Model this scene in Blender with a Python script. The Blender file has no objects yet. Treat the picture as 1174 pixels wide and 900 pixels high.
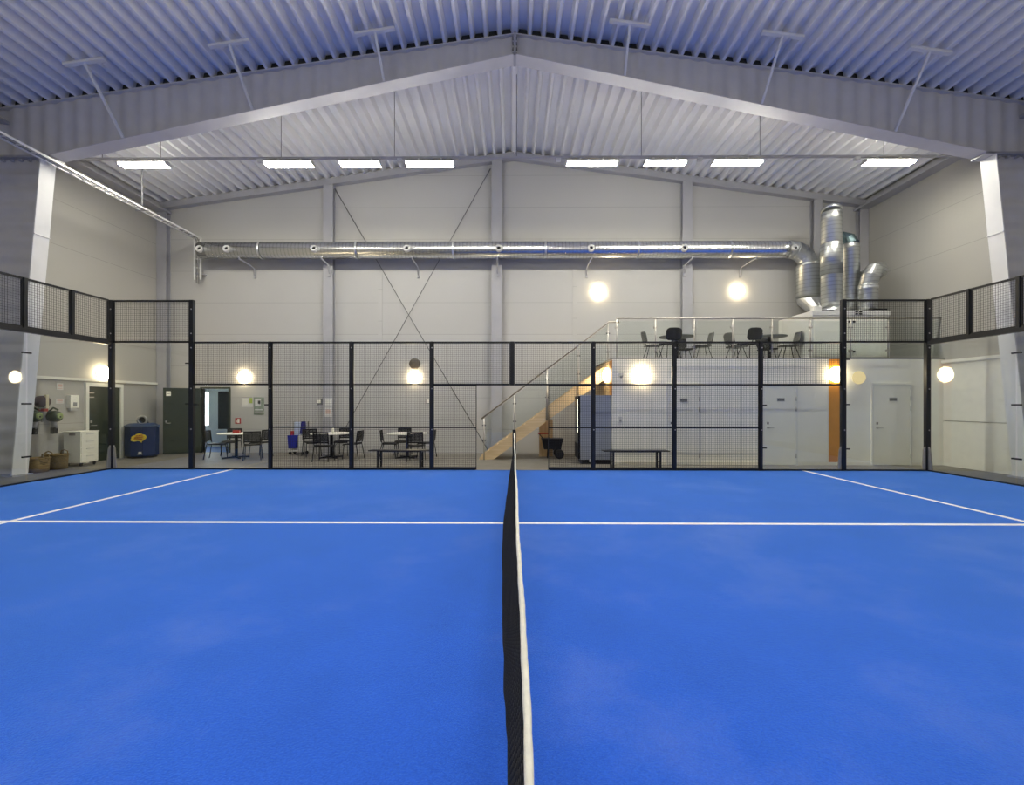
import bpy, bmesh, math, random
from mathutils import Vector, Matrix
random.seed(7)
PI = math.pi
SC = bpy.context.scene
COL = SC.collection

# ------------------------------------------------------------------ survey
# The hall was surveyed from the photo: court net along X=0, court centre line
# along Y=0, far fence at Y=5.  at()/hz() read off where a sight line meets a
# vertical plane Y=const, in metres.
F, CX, CY = 523.2, 583.7, 462.85
CAM = Vector((-0.0314, -6.183, 1.633))
YAW, ROLL = -0.0084, 0.001
def sight(px, py, Y):
    u, v = px - CX, py - CY
    c, s = math.cos(ROLL), math.sin(ROLL)
    u, v = u*c + v*s, -u*s + v*c
    dx, dy, dz = u/F, 1.0, -v/F
    c, s = math.cos(YAW), math.sin(YAW)
    dx, dy = c*dx + s*dy, -s*dx + c*dy
    t = (Y - CAM.y)/dy
    return Vector((CAM.x + dx*t, Y, CAM.z + dz*t))
def at(px, Y, py=463): return sight(px, py, Y).x
def hz(py, Y, px=584): return sight(px, py, Y).z
def yx(px, X):                      # depth at which a sight line column meets X
    lo, hi = -5.5, 20.0
    for _ in range(60):
        m = (lo + hi)/2
        if abs(at(px, m)) < abs(X): lo = m
        else: hi = m
    return lo

# ------------------------------------------------------------------ materials
def nt(name):
    m = bpy.data.materials.new(name); m.use_nodes = True
    n = m.node_tree; n.nodes.clear()
    o = n.nodes.new('ShaderNodeOutputMaterial')
    return m, n, o
def mat(name, col, rough=.6, metal=0, noise=.06, nscale=6, bump=0, bscale=60, spec=.5, emis=None, estr=0, coat=0):
    m, n, o = nt(name)
    b = n.nodes.new('ShaderNodeBsdfPrincipled')
    b.inputs['Roughness'].default_value = rough
    b.inputs['Metallic'].default_value = metal
    b.inputs['Specular IOR Level'].default_value = spec
    b.inputs['Coat Weight'].default_value = coat
    tc = n.nodes.new('ShaderNodeTexCoord')
    if noise:
        t = n.nodes.new('ShaderNodeTexNoise'); t.inputs['Scale'].default_value = nscale; t.inputs['Detail'].default_value = 4
        n.links.new(tc.outputs['Object'], t.inputs['Vector'])
        r = n.nodes.new('ShaderNodeValToRGB')
        r.color_ramp.elements[0].position = .3; r.color_ramp.elements[1].position = .7
        r.color_ramp.elements[0].color = (*[c*(1-noise) for c in col], 1)
        r.color_ramp.elements[1].color = (*[min(1, c*(1+noise)) for c in col], 1)
        n.links.new(t.outputs['Fac'], r.inputs['Fac'])
        n.links.new(r.outputs['Color'], b.inputs['Base Color'])
    else:
        b.inputs['Base Color'].default_value = (*col, 1)
    if bump:
        t2 = n.nodes.new('ShaderNodeTexNoise'); t2.inputs['Scale'].default_value = bscale; t2.inputs['Detail'].default_value = 3
        n.links.new(tc.outputs['Object'], t2.inputs['Vector'])
        bp = n.nodes.new('ShaderNodeBump'); bp.inputs['Strength'].default_value = bump; bp.inputs['Distance'].default_value = .01
        n.links.new(t2.outputs['Fac'], bp.inputs['Height']); n.links.new(bp.outputs['Normal'], b.inputs['Normal'])
    if emis:
        b.inputs['Emission Color'].default_value = (*emis, 1); b.inputs['Emission Strength'].default_value = estr
    n.links.new(b.outputs['BSDF'], o.inputs['Surface'])
    return m
def emit(name, col, s):
    m, n, o = nt(name)
    e = n.nodes.new('ShaderNodeEmission'); e.inputs['Color'].default_value = (*col, 1); e.inputs['Strength'].default_value = s
    n.links.new(e.outputs['Emission'], o.inputs['Surface'])
    return m
def glass(name, tint, f0=.045, rough=0.0):
    m, n, o = nt(name)
    lw = n.nodes.new('ShaderNodeLayerWeight'); lw.inputs['Blend'].default_value = .5
    p = n.nodes.new('ShaderNodeMath'); p.operation = 'POWER'; p.inputs[1].default_value = 5
    n.links.new(lw.outputs['Facing'], p.inputs[0])
    q = n.nodes.new('ShaderNodeMath'); q.operation = 'MULTIPLY_ADD'; q.inputs[1].default_value = 1-f0; q.inputs[2].default_value = f0
    n.links.new(p.outputs[0], q.inputs[0])
    t = n.nodes.new('ShaderNodeBsdfTransparent'); t.inputs['Color'].default_value = (*tint, 1)
    g = n.nodes.new('ShaderNodeBsdfGlossy'); g.inputs['Roughness'].default_value = rough
    x = n.nodes.new('ShaderNodeMixShader')
    n.links.new(q.outputs[0], x.inputs[0]); n.links.new(t.outputs[0], x.inputs[1]); n.links.new(g.outputs[0], x.inputs[2])
    n.links.new(x.outputs[0], o.inputs['Surface'])
    return m
def panel_wall(name, col, period, axis='Z', off=0., rough=.55, dark=.72, w=.012, noise=.04):
    """insulated sandwich panels: thin horizontal joints every `period` metres"""
    m, n, o = nt(name)
    b = n.nodes.new('ShaderNodeBsdfPrincipled'); b.inputs['Roughness'].default_value = rough; b.inputs['Specular IOR Level'].default_value = .3
    tc = n.nodes.new('ShaderNodeTexCoord'); sp = n.nodes.new('ShaderNodeSeparateXYZ')
    n.links.new(tc.outputs['Object'], sp.inputs[0])
    a = n.nodes.new('ShaderNodeMath'); a.operation = 'ADD'; a.inputs[1].default_value = off + 100*period
    n.links.new(sp.outputs[axis], a.inputs[0])
    md = n.nodes.new('ShaderNodeMath'); md.operation = 'MODULO'; md.inputs[1].default_value = period
    n.links.new(a.outputs[0], md.inputs[0])
    lt = n.nodes.new('ShaderNodeMath'); lt.operation = 'LESS_THAN'; lt.inputs[1].default_value = w
    n.links.new(md.outputs[0], lt.inputs[0])
    t = n.nodes.new('ShaderNodeTexNoise'); t.inputs['Scale'].default_value = .7; t.inputs['Detail'].default_value = 5
    n.links.new(tc.outputs['Object'], t.inputs['Vector'])
    r = n.nodes.new('ShaderNodeValToRGB')
    r.color_ramp.elements[0].color = (*[c*(1-noise) for c in col], 1); r.color_ramp.elements[1].color = (*[c*(1+noise) for c in col], 1)
    n.links.new(t.outputs['Fac'], r.inputs['Fac'])
    mx = n.nodes.new('ShaderNodeMixRGB'); mx.inputs[2].default_value = (*[c*dark for c in col], 1)
    n.links.new(lt.outputs[0], mx.inputs[0]); n.links.new(r.outputs[0], mx.inputs[1])
    n.links.new(mx.outputs[0], b.inputs['Base Color'])
    n.links.new(b.outputs[0], o.inputs['Surface'])
    return m
def duct_metal(name, axis, col=(.62, .63, .64), rough=.24, freq=9.):
    m, n, o = nt(name)
    b = n.nodes.new('ShaderNodeBsdfPrincipled'); b.inputs['Metallic'].default_value = 1; b.inputs['Roughness'].default_value = rough
    b.inputs['Base Color'].default_value = (*col, 1)
    tc = n.nodes.new('ShaderNodeTexCoord')
    w = n.nodes.new('ShaderNodeTexWave'); w.wave_type = 'BANDS'; w.bands_direction = axis; w.wave_profile = 'SAW'
    w.inputs['Scale'].default_value = freq/(2*PI)*1.9; w.inputs['Distortion'].default_value = .3
    n.links.new(tc.outputs['Object'], w.inputs['Vector'])
    bp = n.nodes.new('ShaderNodeBump'); bp.inputs['Strength'].default_value = .9; bp.inputs['Distance'].default_value = .05
    cr = n.nodes.new('ShaderNodeValToRGB'); cr.color_ramp.elements[0].color = (*[c*.72 for c in col], 1); cr.color_ramp.elements[1].color = (*[min(1, c*1.12) for c in col], 1)
    cr.color_ramp.elements[0].position = .02; cr.color_ramp.elements[1].position = .25
    n.links.new(w.outputs['Fac'], cr.inputs[0]); n.links.new(cr.outputs[0], b.inputs['Base Color'])
    n.links.new(w.outputs['Fac'], bp.inputs['Height']); n.links.new(bp.outputs[0], b.inputs['Normal'])
    n.links.new(b.outputs[0], o.inputs['Surface'])
    return m
def wood(name, c1, c2, axis_scale=(1.5, 30, 30), rough=.5):
    m, n, o = nt(name)
    b = n.nodes.new('ShaderNodeBsdfPrincipled'); b.inputs['Roughness'].default_value = rough
    tc = n.nodes.new('ShaderNodeTexCoord'); mp = n.nodes.new('ShaderNodeMapping'); mp.inputs['Scale'].default_value = axis_scale
    n.links.new(tc.outputs['Object'], mp.inputs[0])
    t = n.nodes.new('ShaderNodeTexNoise'); t.inputs['Scale'].default_value = 1; t.inputs['Detail'].default_value = 5
    n.links.new(mp.outputs[0], t.inputs['Vector'])
    r = n.nodes.new('ShaderNodeValToRGB'); r.color_ramp.elements[0].position = .35; r.color_ramp.elements[1].position = .65
    r.color_ramp.elements[0].color = (*c1, 1); r.color_ramp.elements[1].color = (*c2, 1)
    n.links.new(t.outputs['Fac'], r.inputs[0]); n.links.new(r.outputs[0], b.inputs['Base Color'])
    n.links.new(b.outputs[0], o.inputs['Surface'])
    return m
def turf_mat():
    m, n, o = nt('blue_turf')
    b = n.nodes.new('ShaderNodeBsdfPrincipled'); b.inputs['Roughness'].default_value = .85; b.inputs['Specular IOR Level'].default_value = .25
    b.inputs['Sheen Weight'].default_value = 1.0; b.inputs['Sheen Roughness'].default_value = .4
    b.inputs['Sheen Tint'].default_value = (.20, .52, 1, 1)
    tc = n.nodes.new('ShaderNodeTexCoord')
    def noise(s, d=4, r=.55):
        t = n.nodes.new('ShaderNodeTexNoise'); t.inputs['Scale'].default_value = s; t.inputs['Detail'].default_value = d; t.inputs['Roughness'].default_value = r
        n.links.new(tc.outputs['Object'], t.inputs['Vector']); return t
    fine, big, sand = noise(95, 3, .7), noise(1.1, 5, .6), noise(.55, 7, .68)
    r1 = n.nodes.new('ShaderNodeValToRGB'); r1.color_ramp.elements[0].position = .3; r1.color_ramp.elements[1].position = .72
    r1.color_ramp.elements[0].color = (.014, .104, .76, 1); r1.color_ramp.elements[1].color = (.034, .178, .96, 1)
    n.links.new(fine.outputs['Fac'], r1.inputs[0])
    r2 = n.nodes.new('ShaderNodeValToRGB'); r2.color_ramp.elements[0].position = .3; r2.color_ramp.elements[1].position = .7
    r2.color_ramp.elements[0].color = (.86, .86, .86, 1); r2.color_ramp.elements[1].color = (1.0, 1.0, 1.0, 1)
    n.links.new(big.outputs['Fac'], r2.inputs[0])
    mu = n.nodes.new('ShaderNodeMixRGB'); mu.blend_type = 'MULTIPLY'; mu.inputs[0].default_value = 1
    n.links.new(r1.outputs[0], mu.inputs[1]); n.links.new(r2.outputs[0], mu.inputs[2])
    r3 = n.nodes.new('ShaderNodeValToRGB'); r3.color_ramp.elements[0].position = .50; r3.color_ramp.elements[1].position = .78
    r3.color_ramp.elements[0].color = (0, 0, 0, 1); r3.color_ramp.elements[1].color = (.42, .42, .42, 1)
    n.links.new(sand.outputs['Fac'], r3.inputs[0])
    mx = n.nodes.new('ShaderNodeMixRGB'); mx.inputs[2].default_value = (.24, .33, .76, 1)
    n.links.new(r3.outputs[0], mx.inputs[0]); n.links.new(mu.outputs[0], mx.inputs[1])
    n.links.new(mx.outputs[0], b.inputs['Base Color'])
    bp = n.nodes.new('ShaderNodeBump'); bp.inputs['Strength'].default_value = .6; bp.inputs['Distance'].default_value = .012
    n.links.new(fine.outputs['Fac'], bp.inputs['Height']); n.links.new(bp.outputs[0], b.inputs['Normal'])
    n.links.new(b.outputs[0], o.inputs['Surface'])
    return m
def wicker_mat():
    m, n, o = nt('wicker')
    b = n.nodes.new('ShaderNodeBsdfPrincipled'); b.inputs['Roughness'].default_value = .8
    tc = n.nodes.new('ShaderNodeTexCoord')
    ch = n.nodes.new('ShaderNodeTexBrick'); ch.inputs['Scale'].default_value = 14
    ch.inputs['Color1'].default_value = (.30, .21, .09, 1); ch.inputs['Color2'].default_value = (.20, .13, .05, 1); ch.inputs['Mortar'].default_value = (.06, .04, .015, 1)
    mp = n.nodes.new('ShaderNodeMapping'); mp.inputs['Rotation'].default_value = (PI/2, 0, 0)
    n.links.new(tc.outputs['Object'], mp.inputs[0]); n.links.new(mp.outputs[0], ch.inputs['Vector'])
    n.links.new(ch.outputs[0], b.inputs['Base Color'])
    n.links.new(b.outputs[0], o.inputs['Surface'])
    return m

M = dict(
    turf=turf_mat(),
    line=mat('line_white', (.93, .94, .95), .8, noise=.05, nscale=30),
    floor=mat('concrete_floor', (.165, .155, .135), .55, noise=.14, nscale=2.5, bump=.1, bscale=40),
    wall=panel_wall('hall_panel', (.475, .47, .452), 1.05, 'Z', .28),
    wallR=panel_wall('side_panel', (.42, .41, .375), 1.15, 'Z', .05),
    ledge=mat('ledge_white', (.72, .72, .66), .5, noise=.03),
    deck=mat('ceiling_deck', (.80, .80, .81), .5, noise=.03, nscale=1.5),
    steel=mat('painted_steel', (.38, .38, .40), .5, noise=.04, nscale=3),
    slot_shade=mat('slot_shade_dark', (.045, .046, .04), .9, noise=.1),
    rafter=mat('rafter_steel', (.58, .57, .57), .5, noise=.04, nscale=3),
    steel_l=mat('painted_steel_pale', (.76, .76, .75), .45, noise=.03, nscale=3),
    gus=mat('gusset_paint', (.34, .32, .27), .5, noise=.08),
    zinc=mat('zinc', (.60, .62, .64), .35, metal=.9, noise=.06, nscale=12),
    darkzinc=mat('dark_zinc', (.16, .16, .16), .5, metal=.6, noise=.05),
    white=mat('white_paint', (.90, .89, .79), .5, noise=.02, nscale=3),
    door=mat('door_white', (.84, .83, .73), .45, noise=.02, nscale=3),
    frame_w=mat('door_frame', (.76, .76, .69), .45, noise=.02),
    base=mat('skirting', (.82, .79, .66), .5, noise=.02),
    orange=mat('orange_panel', (.62, .26, .035), .45, noise=.06, nscale=5),
    tan=mat('plywood_wall', (.42, .30, .16), .5, noise=.08, nscale=4),
    birch=wood('birch', (.62, .46, .26), (.72, .56, .34)),
    birch2=wood('birch_upright', (.55, .38, .18), (.66, .49, .27), (20, 20, 1.2)),
    black=mat('black_powder', (.012, .013, .015), .38, noise=.1, nscale=20),
    blackp=mat('black_plastic', (.009, .009, .010), .5, spec=.3, noise=.1, nscale=20),
    wire=mat('black_wire', (.010, .010, .011), .5, noise=0),
    net=mat('net_twine', (.010, .010, .011), .7, noise=.1, nscale=50),
    tape=mat('net_tape', (.80, .78, .68), .8, noise=.06, nscale=25, bump=.3, bscale=80),
    glass=glass('court_glass', (.965, .98, .97)),
    rglass=glass('rail_glass', (.955, .975, .965)),
    inox=mat('stainless', (.50, .48, .44), .42, metal=1, noise=.04, nscale=20),
    tabletop=mat('table_white', (.80, .79, .72), .35, noise=.02),
    tablegrey=mat('table_grey', (.23, .24, .24), .4, noise=.04),
    fabric=mat('black_fabric', (.010, .010, .012), .85, noise=.2, nscale=60),
    shell=mat('grey_shell', (.10, .10, .095), .5, noise=.06),
    cooler=mat('cooler_grey', (.33, .36, .42), .35, noise=.03),
    greend=mat('dark_green_door', (.018, .028, .014), .45, noise=.12, nscale=4),
    blue=mat('bin_blue', (.003, .017, .085), .5, spec=.25, noise=.08, nscale=6),
    bluel=mat('bin_blue_lid', (.018, .04, .10), .5, spec=.3, noise=.08, nscale=6),
    yellow=mat('sticker_yellow', (.80, .62, .04), .5, noise=.05),
    red=mat('red_plastic', (.42, .03, .025), .5, noise=.06),
    navy=mat('navy_cloth', (.012, .014, .16), .7, noise=.1),
    paleblue=mat('pale_blue', (.45, .52, .66), .5, noise=.05),
    wicker=wicker_mat(),
    wick2=mat('wicker_rim', (.24, .17, .07), .8, noise=.2, nscale=40),
    gtool=mat('tool_green', (.020, .032, .013), .5, noise=.12, nscale=30),
    ltool=mat('tool_pale_green', (.27, .34, .13), .5, noise=.06),
    purple=mat('dark_plum', (.06, .035, .045), .5, noise=.15),
    cream=mat('cream_plastic', (.80, .72, .48), .5, noise=.03),
    grey=mat('mid_grey', (.30, .30, .29), .5, noise=.04),
    pale=mat('pale_grey', (.62, .62, .60), .5, noise=.03),
    pink=mat('faded_print', (.60, .44, .38), .7, noise=.05),
    poster=mat('poster_green', (.22, .27, .22), .5, noise=.35, nscale=9),
    lime=mat('lime_print', (.36, .46, .08), .6, noise=.06),
    brown=mat('brown_disc', (.10, .085, .06), .35, noise=.15, nscale=12),
    bluefloor=mat('corridor_blue', (.04, .12, .36), .6, noise=.1),
    corr=mat('corridor_wall', (.78, .80, .76), .6, noise=.03),
    darkglass=mat('dark_window', (.02, .028, .032), .12, noise=.3, nscale=5),
    led=emit('led_white', (1.0, .955, .82), 92.),
    globe=emit('lamp_warm', (1.0, .80, .50), 34.),
    reflection_glow=emit('dim_reflection', (1.0, .80, .42), .62),
    day=emit('daylight_pane', (.80, .92, 1.0), 15.),
    strip=emit('cooler_strip', (1.0, .95, .75), 2.0),
    ductx=duct_metal('duct_spiral_x', 'X'),
    ductz=duct_metal('duct_spiral_z', 'Z', (.50, .52, .52), .42),
    ductd=duct_metal('duct_teal', 'X', (.14, .20, .22), .45, 5),
)

# ------------------------------------------------------------------ mesh builder
class MB:
    def __init__(s): s.v, s.f, s.sm = [], [], []
    def add(s, vs, fs, smooth=False):
        k = len(s.v); s.v += [tuple(v) for v in vs]
        s.f += [tuple(i+k for i in f) for f in fs]; s.sm += [smooth]*len(fs); return s
    def box(s, x0, x1, y0, y1, z0, z1, Mx=None, ch=0):
        if x0 > x1: x0, x1 = x1, x0
        if y0 > y1: y0, y1 = y1, y0
        if z0 > z1: z0, z1 = z1, z0
        if ch:
            bm = bmesh.new(); bmesh.ops.create_cube(bm, size=1)
            for v in bm.verts: v.co = Vector(((x0+x1)/2+v.co.x*(x1-x0), (y0+y1)/2+v.co.y*(y1-y0), (z0+z1)/2+v.co.z*(z1-z0)))
            bmesh.ops.bevel(bm, geom=bm.edges[:], offset=min(ch, .45*min(x1-x0, y1-y0, z1-z0)), segments=2, affect='EDGES', profile=.7)
            bm.verts.index_update()
            vs = [v.co.copy() for v in bm.verts]; fs = [tuple(v.index for v in f.verts) for f in bm.faces]; bm.free()
        else:
            vs = [Vector((x, y, z)) for x in (x0, x1) for y in (y0, y1) for z in (z0, z1)]
            fs = [(0, 1, 3, 2), (4, 6, 7, 5), (0, 4, 5, 1), (2, 3, 7, 6), (0, 2, 6, 4), (1, 5, 7, 3)]
        if Mx is not None: vs = [Mx @ v for v in vs]
        return s.add(vs, fs)
    def bar(s, p, q, w, h, up=(0, 0, 1), ch=0):
        p, q = Vector(p), Vector(q); d = q-p; L = d.length; d.normalize()
        u = Vector(up)
        if abs(d.dot(u)) > .98: u = Vector((0, 1, 0))
        sx = d.cross(u).normalized(); uz = sx.cross(d).normalized()
        Mx = Matrix((( *[sx.x, d.x, uz.x], p.x), (*[sx.y, d.y, uz.y], p.y), (*[sx.z, d.z, uz.z], p.z), (0, 0, 0, 1)))
        return s.box(-w/2, w/2, 0, L, -h/2, h/2, Mx, ch)
    def tube(s, path, r, n=12, caps=True, smooth=True):
        P = [Vector(p) for p in path]
        R = r if isinstance(r, (list, tuple)) else [r]*len(P)
        k = len(P); vs, fs = [], []
        t0 = (P[1]-P[0]).normalized()
        a = Vector((0, 0, 1)) if abs(t0.z) < .9 else Vector((1, 0, 0))
        nrm = (a - t0*a.dot(t0)).normalized()
        for i in range(k):
            if i == 0: t = P[1]-P[0]
            elif i == k-1: t = P[-1]-P[-2]
            else: t = (P[i]-P[i-1]).normalized() + (P[i+1]-P[i]).normalized()
            t.normalize()
            nrm = (nrm - t*nrm.dot(t)).normalized(); b = t.cross(nrm)
            for j in range(n):
                an = 2*PI*j/n; vs.append(P[i] + (nrm*math.cos(an) + b*math.sin(an))*R[i])
        for i in range(k-1):
            for j in range(n):
                j2 = (j+1) % n; fs.append((i*n+j, i*n+j2, (i+1)*n+j2, (i+1)*n+j))
        s.add(vs, fs, smooth)
        if caps: s.add([], []); K = len(s.v)-len(vs); s.f += [tuple(K+j for j in range(n))[::-1], tuple(K+(k-1)*n+j for j in range(n))]; s.sm += [False, False]
        return s
    def lathe(s, prof, n=32, Mx=None, smooth=True, a0=0, a1=2*PI):
        """prof: (r, z) list, about local Z; Mx places it"""
        full = abs(a1-a0-2*PI) < 1e-6; m = n if full else n+1
        vs, fs = [], []
        for r, z in prof:
            for j in range(m):
                a = a0+(a1-a0)*j/n; vs.append(Vector((r*math.cos(a), r*math.sin(a), z)))
        for i in range(len(prof)-1):
            for j in range(n):
                j2 = (j+1) % m; fs.append((i*m+j, i*m+j2, (i+1)*m+j2, (i+1)*m+j))
        if Mx is not None: vs = [Mx @ v for v in vs]
        return s.add(vs, fs, smooth)
    def prism(s, poly, axis, a, b):
        """poly in the plane across `axis` ((x,z) for Y, (y,z) for X, (x,y) for Z)"""
        def p3(p, t): return {'Y': (p[0], t, p[1]), 'X': (t, p[0], p[1]), 'Z': (p[0], p[1], t)}[axis]
        n = len(poly); vs = [p3(p, a) for p in poly] + [p3(p, b) for p in poly]
        fs = [tuple(range(n))[::-1], tuple(range(n, 2*n))] + [(i, (i+1) % n, n+(i+1) % n, n+i) for i in range(n)]
        return s.add(vs, fs)
    def build(s, name, m, parent=None, loc=None, fix=True):
        me = bpy.data.meshes.new(name)
        o3 = Vector(loc) if loc is not None else Vector((0, 0, 0))
        me.from_pydata([tuple(Vector(v)-o3) for v in s.v], [], s.f)
        me.polygons.foreach_set('use_smooth', s.sm)
        me.update()
        if fix:
            bm = bmesh.new(); bm.from_mesh(me); bmesh.ops.remove_doubles(bm, verts=bm.verts, dist=1e-6)
            bmesh.ops.recalc_face_normals(bm, faces=bm.faces); bm.to_mesh(me); bm.free()
        me.materials.append(M[m] if isinstance(m, str) else m)
        o = bpy.data.objects.new(name, me); COL.objects.link(o)
        o.location = o3
        if parent: o.parent = parent
        return o
def tag(o, label=None, cat=None, group=None, kind=None):
    if label: o['label'] = label
    if cat: o['category'] = cat
    if group: o['group'] = group
    if kind: o['kind'] = kind
    return o
def thing(name, label, cat, loc=(0, 0, 0), rz=0, group=None, kind=None):
    o = bpy.data.objects.new(name, None); COL.objects.link(o); o.empty_display_size = .1
    o.location = loc; o.rotation_euler = (0, 0, rz)
    return tag(o, label, cat, group, kind)
def struct(mb, name, m, parent=None, label=None, cat=None):
    o = mb.build(name, m, parent)
    if not parent: tag(o, label, cat, None, 'structure')
    return o
def dup(root, loc, rz=0, label=None, group=None):
    r = root.copy(); COL.objects.link(r); r.location = loc; r.rotation_euler = (0, 0, rz)
    if label: r['label'] = label
    if group: r['group'] = group
    for ch in list(root.children):
        c = ch.copy(); COL.objects.link(c); c.parent = r
        for g in list(ch.children):
            d = g.copy(); COL.objects.link(d); d.parent = c
    return r
def X_to(axis):     # matrix turning local Z to a world axis
    return {'X': Matrix.Rotation(PI/2, 4, 'Y'), '-Y': Matrix.Rotation(PI/2, 4, 'X'), 'Y': Matrix.Rotation(-PI/2, 4, 'X'), '-X': Matrix.Rotation(-PI/2, 4, 'Y'), 'Z': Matrix.Identity(4)}[axis]
def T(x, y, z): return Matrix.Translation((x, y, z))

# ------------------------------------------------------------------ main dimensions
XL, XR, YB, YF = -11.75, 11.5, 8.9, -10.0
RIDGE, SLOPE = 9.85, .139
def roof(x): return RIDGE - SLOPE*abs(x)
YBOX = 6.1                                  # front of the changing-room block
ZM = 2.83                                   # mezzanine floor
XBOX = at(702, YBOX)
YFR = 4.0                                   # portal frame

# ------------------------------------------------------------------ shell
struct(MB().box(XL-.2, XR+.2, YF-.2, YB+.2, -.2, 0), 'floor', 'floor', label='dark grey concrete hall floor around the blue court', cat='floor')
dx0, dx1, dz1 = at(232, YB), at(262.5, YB), hz(446, YB)
w = MB()
def gable(x0, x1, z0): return [(x0, z0), (x1, z0)] + ([(x1, roof(x1)+.15), (0, RIDGE+.15), (x0, roof(x0)+.15)] if x0 < 0 < x1 else [(x1, roof(x1)+.15), (x0, roof(x0)+.15)])
w.prism(gable(XL-.2, dx0, 0), 'Y', YB, YB+.15)
w.prism(gable(dx0, dx1, dz1), 'Y', YB, YB+.15)
w.prism(gable(dx1, XR+.2, 0), 'Y', YB, YB+.15)
struct(w, 'wall_back', 'wall', label='tall pale grey panel gable wall at the back of the hall', cat='wall')
struct(MB().prism(gable(XL-.2, XR+.2, 0), 'Y', YF-.15, YF), 'wall_front', 'wall', label='pale panel gable wall behind the camera', cat='wall')
o = struct(MB().box(XL-.15, XL, YF, YB, 0, roof(XL)+.15), 'wall_left', 'wallR', label='pale panel side wall left of the court', cat='wall')
struct(MB().box(XL, XL+.06, 4.2, YB, 2.24, 2.31), 'trim_7', 'ledge', label='pale ledge along the left wall above the hanging tools', cat='ledge')
o = struct(MB().box(XR, XR+.15, YF, YB, 0, roof(XR)+.15), 'wall_right', 'wallR', label='pale panel side wall right of the court', cat='wall')
struct(MB().box(XR-.10, XR, 4.2, YBOX, 2.72, 2.80).box(XR-.04, XR, 4.2, YBOX, 0, 1.18).box(XR-.04, XR, 4.2, YBOX, 1.20, 2.72), 'trim_8', 'ledge', label='pale ledge and lining boards on the right wall', cat='ledge')

# ribbed ceiling deck (ribs run along the depth of the hall)
def deck():
    b = MB(); pitch, fl, sl, h = .305, .06, .04, .17
    for side in (-1, 1):
        pts = []; x = 0.0
        while x < 12.0:
            for dx_, hh in ((0, 0), (fl, 0), (fl+sl, h), (pitch-sl, h)):
                pts.append((x+dx_, hh))
            x += pitch
        vs, fs = [], []
        for (xx, hh) in pts:
            X = side*xx
            for Y in (YF-.1, YB+.05): vs.append((X, Y, roof(X)+hh))
        for i in range(len(pts)-1): fs.append((2*i, 2*i+1, 2*i+3, 2*i+2))
        # weather skin above the ribs
        k = len(vs)
        vs += [(0, YF-.1, RIDGE+.26), (0, YB+.05, RIDGE+.26), (side*12.3, YF-.1, roof(12.3)+.26), (side*12.3, YB+.05, roof(12.3)+.26)]
        fs.append((k, k+1, k+3, k+2))
        b.add(vs, fs)
    return b
struct(deck(), 'ceiling', 'deck', label='white ribbed metal roof deck over the whole hall', cat='ceiling')
# gable edge beam under the deck, and eaves beams along both side walls
b = MB()
for sgn, xe in ((-1, XL), (1, XR)):
    b.bar((0, YB-.10, RIDGE-.10), (xe, YB-.10, roof(xe)-.10), .20, .20)
struct(b, 'trim_1', 'steel', label='grey sloping beam along the top of the back wall', cat='beam')
for i, xe in ((2, XL), (3, XR)):
    sg = 1 if xe < 0 else -1
    struct(MB().box(xe, xe+sg*.36, YF, YB, roof(xe)-.30, roof(xe)-.24).box(xe, xe+sg*.10, YF, YB, roof(xe)-.24, roof(xe)), 'trim_%d' % i, 'steel',
           label='shade-darkened grey eaves beam at the top of the %s wall' % ('left' if xe < 0 else 'right'), cat='beam')  # shadow under the eaves is put into this darker grey

# ------------------------------------------------------------------ court
XCL, XCR = at(128, 5.0), at(1063, 5.0)
turf = MB().box(XCL-.02, XCR+.02, -5.6, 4.955, 0, .014).build('court_turf', 'turf')
tag(turf, 'bright blue artificial turf of the padel court', 'turf')
MB().box(XCL, XCR, -.042, .042, .014, .017).build('center_line', 'line', turf)
for xs in (-6.92, 7.02): MB().box(xs-.04, xs+.04, -5.6, 4.95, .014, .0175).build('service_line', 'line', turf)

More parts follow.
